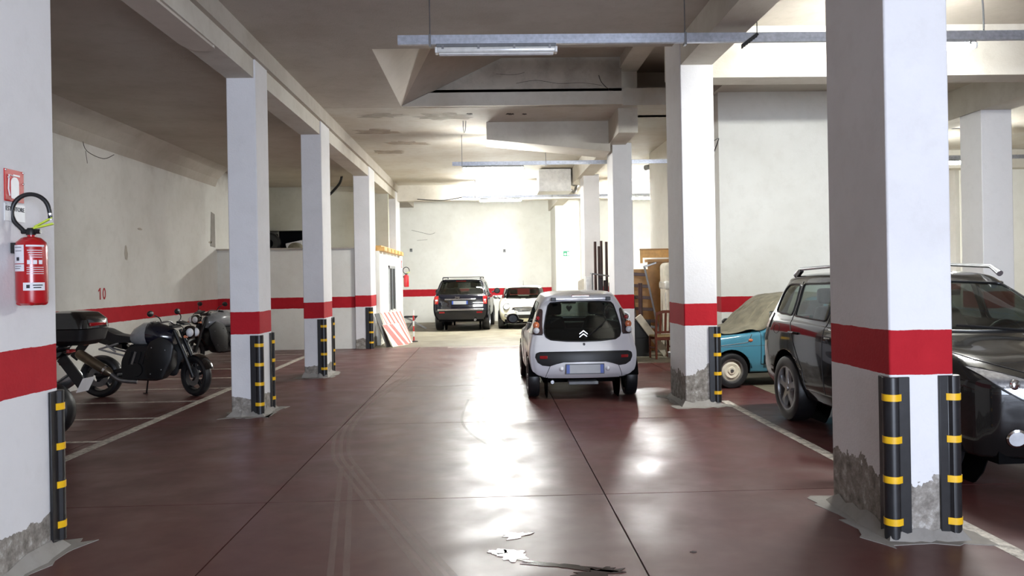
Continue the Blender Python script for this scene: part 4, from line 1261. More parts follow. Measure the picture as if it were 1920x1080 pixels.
MB().tube([(0, 1.75, 1.39), (0, 1.62, 1.56)], [.007, .003], 6).build('antenna', 'black_plastic', mini)
for sg in (-1, 1):
    MB().tube([(sg * .08, 2.72, .955), (sg * .5, 2.58, .99)], .01, 6).build('wiper', 'black_plastic', mini)
MB().box(-.60, .60, .15, 3.5, .19, .32).build('underbody', 'black_matte', mini, smooth=False)
MB().box(-.66, .66, 2.2, 2.62, .6, .93).build('dashboard', 'interior', mini, bevel=.05)
car.finish('cream_paint')
for sx_ in (-1, 1):
    add_wheel(mini, sx_ * .735, .58, .305, .18, sx_, 'alloy5')
    add_wheel(mini, sx_ * .735, 3.02, .305, .18, sx_, 'alloy5')
    add_seat(mini, sx_ * .34, 1.35, .36, .46, hh=.6)
    add_mirror(mini, sx_ * .77, 2.36, 1.0, sx_, 'steel', sx=.17, sz=.13)

# ------------------------------------------------------------------ light blue old car under a dust sheet
blue = thing('old_small_car', 'old light blue small car with a dusty cloth over its windscreen', 'car', (5.96, 12.46, 0), 97)
rg = [ring(.22, .06, 2.93, .60, .63, .58, .04, .05, .08, .10),
      ring(.36, .00, 2.99, .64, .675, .63, .04, .05, .08, .12),
      ring(.52, .00, 3.0, .66, .69, .65, .04, .05, .08, .12),
      ring([.66, .66, .65, .63, .61], .02, 2.99, .665, .692, .65, .04, .05, .08, .12),
      ring([.78, .78, .78, .75, .69], .06, 2.95, .655, .685, .635, .04, .05, .08, .12),
      ring([.815, .815, .815, .80, .745], .10, 2.86, .64, .665, .60, .04, .06, .08, .12),
      ring([.83, .83, .83, .83, .81], .14, 2.28, .625, .645, .57, .04, .06, .08, .10),
      ring([1.0, 1.0, 1.0, 1.0, 1.0], .32, 2.08, .585, .60, .54, .04, .06, .08, .1),
      ring([1.20, 1.21, 1.215, 1.21, 1.20], .56, 1.84, .53, .545, .50, .04, .06, .08, .1),
      ring([1.275, 1.285, 1.29, 1.285, 1.275], .66, 1.72, .48, .50, .45, .04, .06, .08, .1),
      ring([1.31, 1.32, 1.325, 1.32, 1.31], .74, 1.64, .3, .33, .3, .04, .05, .08, .08),
      ring([1.315, 1.327, 1.335, 1.33, 1.315], .78, 1.6, 0, 0, 0, .04, .04, .06, .06)]
car = Car(blue, rg)
add_arch(car, .60, .26, .30, .42, .68)
add_arch(car, 2.55, .26, .30, .42, .68)
car.take(car.cut(round_poly([(-.50, .85), (.50, .85), (.45, 1.22), (-.45, 1.22)], .05), 'y+', (1.5, 2.6)), 'windshield', 'glass_dark', -.003, seal=.008, seal_name='window_seal')
for sd, sg in (('x+', 1), ('x-', -1)):
    lm = (.25, 9) if sg > 0 else (-9, -.25)
    for q in ([(.52, .86), (.98, .86), (.98, 1.23), (.74, 1.21)], [(1.05, .86), (2.02, .86), (1.76, 1.23), (1.05, 1.24)]):
        car.take(car.cut(round_poly(q, .04), sd, lm), 'side_window', 'glass_dark', -.003, seal=.012, seal_mat='chrome', seal_name='window_trim')
    car.seam([(1.02, .84), (1.02, .30)], sd, .005)
    car.seam([(2.10, .83), (2.10, .34), (1.02, .30)], sd, .005)
    car.seam([(2.90, .60), (2.30, .66), (2.22, .80)], sd, .006)
    car.seam([(2.90, .60), (.1, .64)], sd, .003)
    h, nn = car.hit(1.75, .40, sd)
    MB().box(h.x - .012 * sg, h.x + .02 * sg, 1.10, 2.06, .345, .47).build('door_rubbing_strip', 'black_plastic', blue, bevel=.006)
    h, nn = car.hit(2.26, .69, sd)
    MB().sphere(h, (.02, .035, .025), 12, 8).build('side_repeater', 'lens_amber', blue)
    h, nn = car.hit(sg * .48, .58, 'y+')
    MB().box(sg * .36, sg * .60, h.y - .02, h.y + .02, .50, .66).build('headlamp', 'lens_clear', blue, bevel=.02)
MB().box(-.66, .66, 2.96, 3.05, .34, .44).build('bumper', 'black_plastic', blue, bevel=.02)
MB().box(-.66, .66, -.06, .04, .34, .44).build('bumper', 'black_plastic', blue, bevel=.02)
MB().box(-.50, .50, .1, 2.9, .19, .30).build('underbody', 'black_matte', blue, smooth=False)
blue_car = car
for sx_ in (-1, 1):
    add_wheel(blue, sx_ * .60, .60, .255, .145, sx_, 'steel')
    add_wheel(blue, sx_ * .60, 2.55, .255, .145, sx_, 'steel')
    add_seat(blue, sx_ * .28, 1.25, .30, .42, hh=.5)
    add_mirror(blue, sx_ * .66, 1.98, .86, sx_, 'black_plastic', sx=.15, sz=.11)
# dusty cloth over windscreen, bonnet edge and roof (a sheet lying just off the skin)
rr = random.Random(3)
sheet = thing('dust_sheet', 'grey-brown dusty cloth spread over the blue car windscreen and roof', 'dust sheet', (5.96, 12.46, 0), 97)
nx, ny = 30, 36
gv = []
for j in range(ny + 1):
    for i in range(nx + 1):
        u = -1 + 2 * i / nx
        y = .72 + (2.62 - .72) * j / ny
        wz = .60 if y > 1.9 else .54
        x = u * wz * (1 + .05 * math.sin(9 * y))
        h, nn = car.hit(x, y, 'z+')
        if h is None:
            h = Vector((x, y, .82)); nn = Vector((0, 0, 1))
        lift = .016 + .010 * math.sin(7 * x + 5 * y) * math.sin(11 * y - 3 * x) + .006 * rr.random()
        p = h + nn * max(lift, .008)
        p.z += .03 * math.exp(-((y - 2.25) / .12) ** 2)
        gv.append(tuple(p))
mb = MB(); mb.add(gv, [(j * (nx + 1) + i, j * (nx + 1) + i + 1, (j + 1) * (nx + 1) + i + 1, (j + 1) * (nx + 1) + i) for j in range(ny) for i in range(nx)])
o = mb.build('cloth', 'cover', sheet, angle=80)
so = o.modifiers.new('solid', 'SOLIDIFY'); so.thickness = .006; so.offset = 1
for k in range(5):
    x = -.45 + .2 * k
    pts = []
    for q in range(9):
        y = 2.5 - .75 * q / 8
        h, nn = car.hit(x + .05 * math.sin(q + k), y, 'z+')
        if h is not None: pts.append(h + nn * .02)
    MB().tube(pts, .012, 6).build('fold', 'cover', sheet)
car.finish('blue_paint')

# ------------------------------------------------------------------ dark off-road car behind the big column
rav = thing('crossover_car', 'black crossover car behind the nearest right column, bonnet towards us', 'car', (4.205, 9.75, 0), 181.6)
rg = [ring(.30, .12, 4.22, .76, .83, .78, .05, .10, .12, .26),
      ring(.46, .03, 4.35, .85, .885, .84, .06, .14, .14, .32),
      ring(.64, .00, 4.40, .88, .902, .86, .06, .16, .16, .34),
      ring(.82, .02, 4.40, .89, .908, .86, .06, .16, .16, .34),
      ring([.98, 1.0, .98, .95, .88], .05, 4.34, .88, .90, .83, .06, .16, .16, .34),
      ring([1.08, 1.10, 1.08, 1.06, 1.00], .08, 4.05, .86, .875, .78, .06, .18, .16, .34),
      ring([1.16, 1.16, 1.14, 1.13, 1.13], .10, 3.30, .83, .845, .74, .06, .18, .15, .2),
      ring([1.32, 1.33, 1.32, 1.31, 1.31], .17, 2.96, .77, .785, .69, .06, .14, .14, .16),
      ring([1.52, 1.55, 1.55, 1.54, 1.52], .28, 2.52, .70, .715, .64, .06, .12, .14, .16),
      ring([1.60, 1.63, 1.635, 1.625, 1.60], .32, 2.34, .63, .655, .58, .05, .1, .12, .14),
      ring([1.635, 1.66, 1.668, 1.66, 1.63], .38, 2.22, .4, .44, .38, .05, .07, .1, .1),
      ring([1.64, 1.67, 1.678, 1.67, 1.635], .42, 2.16, 0, 0, 0, .04, .04, .08, .08)]
car = Car(rav, rg)
add_arch(car, .80, .37, .43, .56, .87)
add_arch(car, 3.38, .37, .43, .56, .87)
car.take(car.cut(round_poly([(-.66, 1.15), (.66, 1.15), (.57, 1.53), (0, 1.56), (-.57, 1.53)], .07), 'y+', (2.1, 3.8)), 'windshield', 'glass', -.003, seal=.01, seal_name='window_seal')
car.take(car.cut(round_poly([(-.62, 1.14), (.62, 1.14), (.56, 1.52), (-.56, 1.52)], .06), 'y-', (-1, .8)), 'rear_window', 'glass_dark', -.003, seal=.008, seal_name='window_seal')
for sd, sg in (('x+', 1), ('x-', -1)):
    lm = (.3, 9) if sg > 0 else (-9, -.3)
    for q in ([(.36, 1.21), (.86, 1.18), (.86, 1.53), (.52, 1.53), (.40, 1.42)], [(.93, 1.18), (1.72, 1.16), (1.72, 1.55), (.93, 1.54)], [(1.80, 1.16), (2.92, 1.15), (2.52, 1.50), (2.3, 1.54), (1.80, 1.55)]):
        car.take(car.cut(round_poly(q, .06), sd, lm), 'side_window', 'glass', -.003, seal=.010, seal_name='window_seal')
    tl = round_poly([(.04, 1.02), (.26, 1.04), (.22, 1.16), (.06, 1.18)], .03)
    car.take(car.cut(tl, sd, lm, nmin=.02), 'tail_lamp', 'lens_red', .006, seal=.005)
    tl = round_poly([(sg * .70, 1.00), (sg * .90, 1.02), (sg * .88, 1.20), (sg * .72, 1.18)], .03)
    car.take(car.cut(tl, 'y-', (-1, .3), nmin=.02), 'tail_lamp', 'lens_red', .006, seal=.005)
    car.seam([(.90, 1.56), (.90, 1.1), (1.0, .95), (1.24, .62), (1.28, .42)], sd, .005)
    car.seam([(1.76, 1.56), (1.76, .42)], sd, .005)
    car.seam([(2.95, 1.12), (2.93, .42)], sd, .005)
    car.seam([(1.28, .42), (2.93, .42)], sd, .005)
    for yy in (1.05, 1.95):
        h, nn = car.hit(yy, 1.0, sd)
        MB().tube([(h.x, yy - .10, 1.0), (h.x + sg * .035, yy - .06, 1.005), (h.x + sg * .035, yy + .06, 1.005), (h.x, yy + .10, 1.0)], .014, 8).build('door_handle', 'dark_paint', rav)
    h, nn = car.hit(.55, 1.02, sd)
    if sg < 0 or True:
        car.seam([(.45 + .0, 1.02)] + [(.53 + .09 * math.cos(R(a)), 1.02 + .055 * math.sin(R(a))) for a in range(180, -181, -20)], sd, .003, 'fuel_flap_gap')
    hl = round_poly([(sg * .46, .69), (sg * .60, .745), (sg * .75, .85), (sg * .80, .952), (sg * .65, .915), (sg * .46, .85), (sg * .40, .76)], .03)
    o = car.take(car.cut(hl, 'y+', (3.86, 5), nmin=.02), 'headlamp', 'lens_head', .004, seal=.007)
    for q, (xx, zz, rad) in enumerate(((.52, .775, .05), (.62, .84, .04))):
        h, nn = car.hit(sg * xx, zz, 'y+')
        if h is not None and o:
            MB().sphere(h, (rad, .02, rad), 14, 8).build('projector', 'chrome', o)
    h, nn = car.hit(sg * .60, .46, 'y+')
    fl = thing('fog_lamp', None, None, h); fl.parent = rav; fl.rotation_euler = nn.to_track_quat('Y', 'Z').to_euler()
    MB().lathe([(.06, -.02), (.07, .006), (.056, .014)], axis='Y', n=20).build('lamp_ring', 'chrome', fl)
    MB().lathe([(0, .018), (.058, .008)], axis='Y', n=20).build('lens', 'lens_clear', fl)
    MB().tube([(sg * .62, .48, 1.63), (sg * .62, .60, 1.70), (sg * .63, 1.4, 1.72), (sg * .61, 2.15, 1.69), (sg * .60, 2.3, 1.62)], [.03, .02, .018, .02, .03], 10).build('roof_rail', 'alu', rav)
    MB().bar((sg * .62, .52, 1.62), (sg * .62, .66, 1.69), .04, .05).build('rail_foot', 'black_plastic', rav, bevel=.01)
car.seam([(-.80, 1.06), (-.70, .99), (-.45, .90), (0, .885), (.45, .90), (.70, .99), (.80, 1.06)], 'y+', .005)
gp = round_poly([(-.42, .68), (.42, .68), (.46, .86), (-.46, .86)], .04)
gr = car.take(car.cut(gp, 'y+', (3.2, 5)), 'grille', 'black_plastic', -.004, seal=.012, seal_mat='chrome', seal_name='grille_surround')
for k in range(3):
    car.seam([(-.41, .72 + .05 * k), (.41, .72 + .05 * k)], 'y+', .008, 'grille_bar', 'chrome', parent=gr)
lp = round_poly([(-.40, .36), (.40, .36), (.46, .52), (-.46, .52)], .04)
car.take(car.cut(lp, 'y+', (3.2, 5)), 'lower_intake', 'black_plastic', -.004, seal=.006)
h, nn = car.hit(0, .60, 'y+')
add_plate(rav, 0, h.y + .014, .60, .50, .11, math.pi)
for sg in (-1, 1):
    MB().tube([(sg * .05 - .2, 3.36, 1.15), (sg * .3 + .1, 3.18, 1.20)], .012, 6).build('wiper', 'black_plastic', rav)
MB().box(-.68, .68, .2, 4.1, .26, .42).build('underbody', 'black_matte', rav, smooth=False)
MB().box(-.72, .72, 2.75, 3.2, .8, 1.10).build('dashboard', 'interior', rav, bevel=.05)
MB().lathe(arc(.18, 0, .015, 0, 360, 8), o=(-.36, 2.7, 1.02), axis='Y', n=24).build('steering_wheel', 'black_plastic', rav)
MB().box(-.12, .12, 2.42, 2.45, 1.42, 1.48).build('rear_view_mirror', 'black_plastic', rav, bevel=.015)
car.finish('dark_paint')
for sx_ in (-1, 1):
    add_wheel(rav, sx_ * .785, .80, .365, .225, sx_, 'alloy5')
    add_wheel(rav, sx_ * .785, 3.38, .365, .225, sx_, 'alloy5')
    add_seat(rav, sx_ * .37, 1.85, .60, .5, hh=.58)
    add_seat(rav, sx_ * .37, .95, .60, .5, hh=.58)
    add_mirror(rav, sx_ * .86, 2.86, 1.16, sx_, 'dark_paint', sx=.22, sz=.19)

# ================================================================== MOTORCYCLES
def moto_wheel(root, x, r, w, steer=0.0, name='wheel'):
    wl = thing(name, None, None, (x, 0, r), steer); wl.parent = root
    prof = [(r * .72, -w * .42), (r * .84, -w * .5), (r * .94, -w * .40), (r, -w * .12), (r, w * .12), (r * .94, w * .40), (r * .84, w * .5), (r * .72, w * .42)]
    MB().lathe(prof, axis='Y', n=40).build('tyre', 'rubber', wl)
    MB().lathe([(r * .74, -w * .42), (r * .66, -w * .3), (r * .66, w * .3), (r * .74, w * .42)], axis='Y', n=40).build('rim', 'black_plastic', wl)
    for k in range(5):
        a = R(72 * k + 18); c, s = math.cos(a), math.sin(a)
        MB().bar((.03 * c, 0, .03 * s), (r * .69 * c, 0, r * .69 * s), .035, .03, (0, 1, 0)).build('spoke', 'black_plastic', wl, bevel=.004)
    for sg in (-1, 1):
        MB().lathe([(r * .24, sg * w * .52), (r * .48, sg * w * .52), (r * .48, sg * w * .47), (r * .24, sg * w * .47)], axis='Y', n=32).build('brake_disc', 'steel', wl)
    MB().tube([(0, -w * .62, 0), (0, w * .62, 0)], .028, 12).build('axle', 'steel', wl)
    return wl

def side_prism(poly, y0, y1, inset=.0):
    """side-view outline given thickness, outer faces slightly smaller"""
    ym = (y0 + y1) / 2; h = (y1 - y0) / 2
    cx = sum(p[0] for p in poly) / len(poly); cz = sum(p[1] for p in poly) / len(poly)
    def rg_(s, y): return [(cx + (p[0] - cx) * s, y, cz + (p[1] - cz) * s) for p in poly]
    return MB().loft([rg_(1 - inset, ym - h), rg_(1, ym - h * .55), rg_(1, ym + h * .55), rg_(1 - inset, ym + h)])

def motorcycle(label, loc, rz, tank, tank_rear, topbox=False, steer=0.0, plate=True, muffler='titan', wb=1.42):
    b = thing('motorcycle', label, 'motorcycle', loc, rz, 'motorcycles parked along the left wall')
    moto_wheel(b, 0, .31, .19, 0, 'rear_wheel')
    moto_wheel(b, wb, .30, .125, steer, 'front_wheel')
    # frame and engine
    side_prism(round_poly([(.36, .26), (.92, .24), (1.08, .42), (1.10, .66), (.90, .80), (.48, .78), (.36, .55)], .06), -.20, .20, .12).build('engine_block', 'black_plastic', b)
    for sg in (-1, 1):
        side_prism(round_poly([(.80, .30), (1.02, .27), (1.16, .55), (1.20, .78), (1.02, .90), (.84, .82), (.76, .56)], .05), sg * .19, sg * .25, .10).build('side_fairing', 'black_plastic', b)
        MB().lathe([(0, .0), (.10, .0), (.11, -.03)], axis='Y', n=20).xform(Matrix.Translation((.62, sg * .22, .42)) @ Matrix.Diagonal((1, sg, 1, 1))).build('engine_cover', 'black_plastic', b)
        for q in range(4):
            MB().bar((.50 + .07 * q, sg * .215, .50), (.56 + .07 * q, sg * .215, .68), .03, .012, (0, 1, 0)).build('cooling_fin', 'steel' if q == 1 else 'black_plastic', b)
        for (xx, zz) in ((.86, .36), (1.02, .42), (1.08, .70), (.88, .74)):
            MB().sphere((xx, sg * .252, zz), .010, 8, 6).build('fairing_bolt', 'steel', b)
        # swingarm
        MB().tube([(.48, sg * .11, .42), (.2, sg * .125, .36), (0, sg * .125, .31)], [.045, .04, .035], 8).build('swingarm', 'black_plastic', b)
        # subframe triangles
        MB().tube([(.42, sg * .14, .62), (.05, sg * .15, .72)], .014, 8).build('subframe_tube', 'alu', b)
        MB().tube([(.05, sg * .15, .72), (.34, sg * .15, .80)], .014, 8).build('subframe_tube', 'alu', b)
        MB().tube([(.30, sg * .15, .68), (.16, sg * .15, .78)], .014, 8).build('subframe_tube', 'alu', b)
        MB().tube([(.42, sg * .16, .36), (.38, sg * .25, .36)], .018, 8).build('footrest', 'steel', b)
        # fork
        MB().tube([(wb, sg * .10, .30), (wb - .12, sg * .10, .62), (wb - .27, sg * .10, .98)], [.03, .032, .026], 10).build('fork_leg', 'black_plastic', b)
        # handlebar, grip, mirror
        MB().tube(curve_pts([(wb - .30, sg * .05, 1.06), (wb - .30, sg * .18, 1.11), (wb - .38, sg * .33, 1.10)], 5), .012, 8).build('handlebar', 'steel', b)
        MB().tube([(wb - .38, sg * .33, 1.10), (wb - .42, sg * .43, 1.09)], .019, 10).build('grip', 'rubber', b)
        MB().tube(curve_pts([(wb - .36, sg * .30, 1.11), (wb - .37, sg * .34, 1.17), (wb - .42, sg * .38, 1.21)], 4), .008, 6).build('mirror_stalk', 'black_plastic', b)
        MB().sphere((wb - .46, sg * .42, 1.235), (.03, .08, .045), 14, 8).build('mirror_head', 'black_plastic', b)
        MB().tube([(wb - .06, sg * .13, .88), (wb - .06, sg * .21, .89)], [.012, .022], 8).build('indicator', 'lens_amber', b)
        MB().tube([(-.12, sg * .05, .80), (-.16, sg * .16, .80)], [.012, .022], 8).build('indicator', 'lens_amber', b)
        MB().tube(curve_pts([(wb - .3, sg * .2, 1.08), (wb - .12, sg * .14, 1.02), (wb - .16, sg * .09, .78), (wb - .04, sg * .1, .45)], 5), .007, 6).build('brake_hose', 'black_plastic', b)
    MB().bar((wb - .30, -.14, 1.03), (wb - .30, .14, 1.03), .06, .05).build('fork_yoke', 'black_plastic', b, bevel=.008)
    # tank: rear grey part and dark front shoulders
    def tk(xa, sec):
        return [[(x, w * math.cos(R(a)), z0 + (z1 - z0) * .5 + (z1 - z0) * .5 * math.sin(R(a))) for a in range(0, 360, 24)] for x, w, z0, z1 in sec]
    MB().loft(tk(0, [(.46, .09, .80, .92), (.54, .16, .76, 1.02), (.66, .20, .74, 1.09), (.78, .205, .74, 1.10)])).build('tank_rear', tank_rear, b)
    MB().loft(tk(0, [(.76, .205, .74, 1.10), (.88, .22, .72, 1.09), (1.0, .20, .72, 1.05), (1.12, .12, .76, .98)])).build('tank', tank, b)
    MB().lathe([(0, .012), (.045, .012), (.05, 0)], o=(.80, 0, 1.10), axis='Z', n=20).build('fuel_cap', 'chrome', b)
    side_prism(round_poly([(-.24, 1.00), (-.16, 1.035), (.12, 1.02), (.30, .93), (.54, .89), (.54, .80), (.28, .80), (.02, .90), (-.22, .955)], .03), -.13, .13, .10).build('saddle', 'rubber', b)
    side_prism(round_poly([(-.30, .965), (.05, .89), (.40, .78), (.40, .70), (.1, .78), (-.26, .91)], .02), -.10, .10, .10).build('tail_fairing', 'black_gloss', b)
    MB().box(-.31, -.27, -.06, .06, .93, .97).build('tail_lamp', 'lens_red', b, bevel=.008)
    # rear mudguard + plate
    MB().bar((-.18, 0, .88), (-.42, 0, .58), .12, .02, (0, 1, 0)).xform(Matrix.Identity(4)).build('mudguard', 'black_plastic', b)
    if plate:
        MB().prism([(-.10, -.085), (.10, -.085), (.10, .085), (-.10, .085)], 'Y', -.004, .004).xform(Matrix.Translation((-.455, 0, .585)) @ Matrix.Rotation(R(90), 4, 'Z') @ Matrix.Rotation(R(-28), 4, 'X')).build('number_plate', 'white_sign', b)
    # front mudguard
    st = R(steer)
    MB().loft([[(p[0], y, p[1]) for p in arc(0, 0, rr_, 20, 165, 12)] for y, rr_ in ((-.07, .318), (0, .335), (.07, .318))], caps=False, closed=False).xform(Matrix.Translation((wb, 0, .30)) @ Matrix.Rotation(st, 4, 'Z')).build('front_mudguard', 'black_gloss', b)
    # headlamp and instruments
    hd = thing('headlamp', None, None, (wb - .08, 0, .94), steer); hd.parent = b
    MB().sphere((0, 0, 0), (.10, .12, .10), 18, 12).build('lamp_shell', 'black_gloss', hd)
    for sg in (-1, 1):
        MB().sphere((.06, sg * .05, .0), (.055, .055, .065), 14, 10).build('lens', 'lens_clear', hd)
    MB().bar((wb - .24, 0, 1.10), (wb - .12, 0, 1.06), .2, .03).build('instrument_pod', 'black_plastic', b, bevel=.01)
    # exhaust
    mp_ = [(.62, -.16, .24), (.38, -.19, .27), (.24, -.20, .37)]
    MB().tube(curve_pts(mp_, 5), .032, 10).build('exhaust_pipe', 'steel', b)
    MB().tube([(.26, -.20, .36), (.20, -.20, .40), (-.20, -.21, .655), (-.24, -.21, .675)], [.04, .068, .072, .05], 14).build('muffler', muffler, b)
    MB().tube([(.18, -.20, .41), (.15, -.20, .43)], .075, 14).build('muffler_band', 'chrome', b)
    MB().tube([(.62, .16, .24), (.52, .30, .02)], .012, 8).build('side_stand', 'black_plastic', b)
    MB().bar((.52, .30, .008), (.47, .33, .008), .04, .012).build('stand_foot', 'black_plastic', b)
    if topbox:
        t = thing('top_box', None, None, (-.33, 0, 1.02)); t.parent = b
        def bx_(x0, x1, w, z): return [(x, y, z) for x, y in round_poly([(x0, -w), (x1, -w), (x1, w), (x0, w)], .10, 5)]
        MB().loft([bx_(-.18, .16, .17, 0), bx_(-.25, .20, .23, .05), bx_(-.28, .21, .25, .17)]).build('box_base', 'black_plastic', t)
        MB().loft([bx_(-.28, .21, .25, .18), bx_(-.27, .20, .245, .27), bx_(-.20, .16, .20, .345), bx_(-.1, .1, .12, .365)]).build('box_lid', 'black_gloss', t)
        MB().box(-.29, -.25, -.14, .14, .20, .24).build('box_reflector', 'lens_red', t, bevel=.01)
        MB().tube([(.1, -.12, 0), (.2, -.12, -.10), (.2, .12, -.10), (.1, .12, 0)], .012, 8).build('carrier_rack', 'alu', t)
    return b
motorcycle('black motorcycle with a big top box, mostly behind the extinguisher column', (-4.82, 8.85, 0), 172, 'tank_dark', 'black_gloss', topbox=True, muffler='steel')
motorcycle('black sport motorcycle with grey tank flank and titanium exhaust, under the number ten', (-5.74, 12.02, 0), -4, 'tank_dark', 'tank_grey', steer=-28, plate=False)
motorcycle('silver-tanked naked motorcycle half hidden by the second left column', (-5.0, 17.1, 0), -127, 'tank_grey', 'tank_grey', steer=12, plate=False, muffler='steel')

# ================================================================== FIRE EQUIPMENT, SIGNS
def extinguisher(label, loc, rz, labels=True):
    e = thing('fire_extinguisher', label, 'extinguisher', loc, rz, 'red fire extinguishers')
    r = .083
    MB().lathe([(0, .02), (r * .7, 0), (r * .95, .012), (r, .035), (r, .33), (r * .93, .362), (r * .6, .388), (r * .25, .395), (r * .25, .41)], axis='Z', n=32).build('cylinder_body', 'red_ext', e)
    for k in range(5):
        a = R(72 * k)
        MB().sphere((r * .72 * math.cos(a), r * .72 * math.sin(a), .012), (.024, .024, .014), 8, 6).build('foot_lobe', 'red_ext', e)
    MB().lathe([(0, .405), (.026, .405), (.026, .43), (.018, .445), (0, .445)], axis='Z', n=16).build('valve', 'black_plastic', e)
    MB().tube([(-.05, 0, .425), (.05, 0, .425)], .014, 8).build('valve_block', 'black_plastic', e)
    MB().bar((.0, 0, .44), (.12, 0, .47), .022, .012).build('carry_handle', 'lime', e, bevel=.003)
    MB().bar((.02, 0, .452), (.115, 0, .505), .022, .01).build('lever', 'lime', e, bevel=.003)
    hp_ = [(-.04, 0, .43)] + [(.0 + .10 * math.cos(R(a)), 0, .535 + .105 * math.sin(R(a))) for a in range(235, 0, -25)] + [(.105, 0, .50)]
    MB().tube(curve_pts(hp_, 4), .0125, 10).build('hose', 'rubber', e)
    MB().tube([(.102, 0, .53), (.106, 0, .492)], [.014, .010], 8).build('nozzle', 'steel', e)
    MB().box(-.098, -.07, -.03, .03, .30, .36).build('wall_bracket', 'black_plastic', e, smooth=False)
    if labels:
        def patch(name, a0, a1, z0, z1, mat, off=.0012):
            MB().lathe([(r + off, z0), (r + off, z1)], axis='Z', n=10, a0=a0, a1=a1).build(name, mat, e)
        patch('paper_label', -148, -95, .24, .345, 'paper')
        patch('paper_label', -148, -95, .195, .235, 'paper')
        patch('emblem', -128, -114, .255, .275, 'ink', .002)
        patch('paper_label', -100, -20, .085, .13, 'paper')
        patch('emblem', -88, -76, .098, .118, 'ink', .002)
        for k, (a0, a1) in enumerate(((-66, -30), (-64, -36))):
            patch('print_line', a0, a1, .112 - .014 * k, .118 - .014 * k, 'ink', .002)
        patch('print_line', -88, -20, .335, .345, 'paper')
        for k in range(4):
            patch('print_line', -84 + 3 * k, -30, .312 - .013 * k, .316 - .013 * k, 'paper')
        for k in range(3):
            patch('pictogram', -84 + 20 * k, -70 + 20 * k, .235, .258, 'paper')
        for k in range(4):
            patch('print_line', -86, -24, .215 - .012 * k, .218 - .012 * k, 'paper')
        for k in range(2):
            patch('print_line', -140 + 4 * k, -104, .33 - .02 * k, .333 - .02 * k, 'ink', .002)
            patch('print_line', -140, -106 - 4 * k, .222 - .012 * k, .225 - .012 * k, 'ink', .002)
    return e
extinguisher('red fire extinguisher with white labels, hung on the nearest left column', (-2.632, 4.70, 1.55), 8)
extinguisher('small-looking red fire extinguisher at the far end of the store room wall', (-2.64, 25.95, 1.42), 0, False)
# red pictogram sign over the near extinguisher (on the +X face of the column)
s = thing('fire_sign', 'square red sign with white extinguisher pictogram above the near extinguisher', 'sign', (-2.733, 4.71, 2.24))
MB().box(0, .006, -.092, .092, -.092, .092).build('sign_plate', 'red_sign', s, smooth=False)
pic = round_poly([(-.035, -.075), (.04, -.075), (.04, .03), (.02, .05), (-.015, .05), (-.035, .03)], .012)
MB().prism(pic, 'X', .006, .009).build('pictogram_cylinder', 'white_sign', s, smooth=False)
MB().tube([(.008, -.01, .055), (.008, -.055, .06), (.008, -.062, -.02), (.008, -.05, -.06)], .004, 6).build('pictogram_hose', 'white_sign', s)
MB().box(.006, .009, -.012, .05, .056, .066).build('pictogram_lever', 'white_sign', s, smooth=False)
for yy, zz in ((-.085, .085), (.085, .085), (-.06, .045), (.085, .02)):
    MB().sphere((.007, yy, zz), .006, 8, 6).build('screw', 'chrome', s)
s = thing('text_sign', 'white ESTINTORE sign behind the extinguisher hose', 'sign', (-2.733, 4.715, 2.085))
MB().box(0, .004, -.10, .10, -.05, .05).build('sign_plate', 'white_sign', s, smooth=False)
text_mesh('lettering', 'ESTINTORE', .036, 'ink', s, (.005, 0, .02), (R(90), 0, R(90)), .001)
s = thing('fire_sign', 'thin red sign above the far extinguisher', 'sign', (-2.747, 25.6, 2.15))
MB().box(0, .006, -.1, .1, -.12, .12).build('sign_plate', 'red_sign', s, smooth=False)
MB().box(.006, .009, -.03, .03, -.08, .05).build('pictogram_cylinder', 'white_sign', s, smooth=False)
def exit_sign(label, loc):
    s = thing('exit_sign', label, 'sign', loc, 0, 'green exit signs')
    MB().box(-.11, .11, -.006, 0, -.07, .11).build('sign_plate', 'green_sign', s, smooth=False)
    MB().box(-.11, .11, -.006, 0, -.13, -.075).build('text_strip', 'white_sign', s, smooth=False)
    MB().prism([(-.09, .0), (-.04, .05), (-.04, .025), (.0, .025), (.0, -.025), (-.04, -.025), (-.04, -.05)], 'Y', -.009, -.006).build('arrow', 'white_sign', s, smooth=False)
    MB().box(.03, .09, -.009, -.006, -.05, .08).build('door_symbol', 'white_sign', s, smooth=False)
exit_sign('green exit sign on the far pier above the silver hatchback', (2.82, 28.595, 2.47))
exit_sign('green exit sign beside the column at the right picture edge', (12.50, 19.995, 2.50))
mb = MB().prism([(-.075, .06), (-.02, .10), (.005, .10), (.005, -.10), (-.03, -.10), (-.03, .058), (-.075, .03)], 'X', 0, .003)
oc = arc(.13, 0, .055, 0, 360, 20, .10)[:-1]; ic = arc(.13, 0, .026, 0, 360, 20, .065)[:-1]
for k in range(20):
    q = (k + 1) % 20
    mb.prism([oc[k], oc[q], ic[q], ic[k]], 'X', 0, .003)
t = mb.build('bay_number', 'number_red', None, smooth=False)
t.location = (-6.549, 13.72, 1.51)
tag(t, 'red painted number 10 on the left wall', 'number')
s = MB().box(-.006, .004, -.30, .30, -.20, .20).build('notice_board', 'blue_panel', None, smooth=False)
s.location = (14.89, 25.2, 3.65)
tag(s, 'small blue notice deep in the right aisle', 'notice')
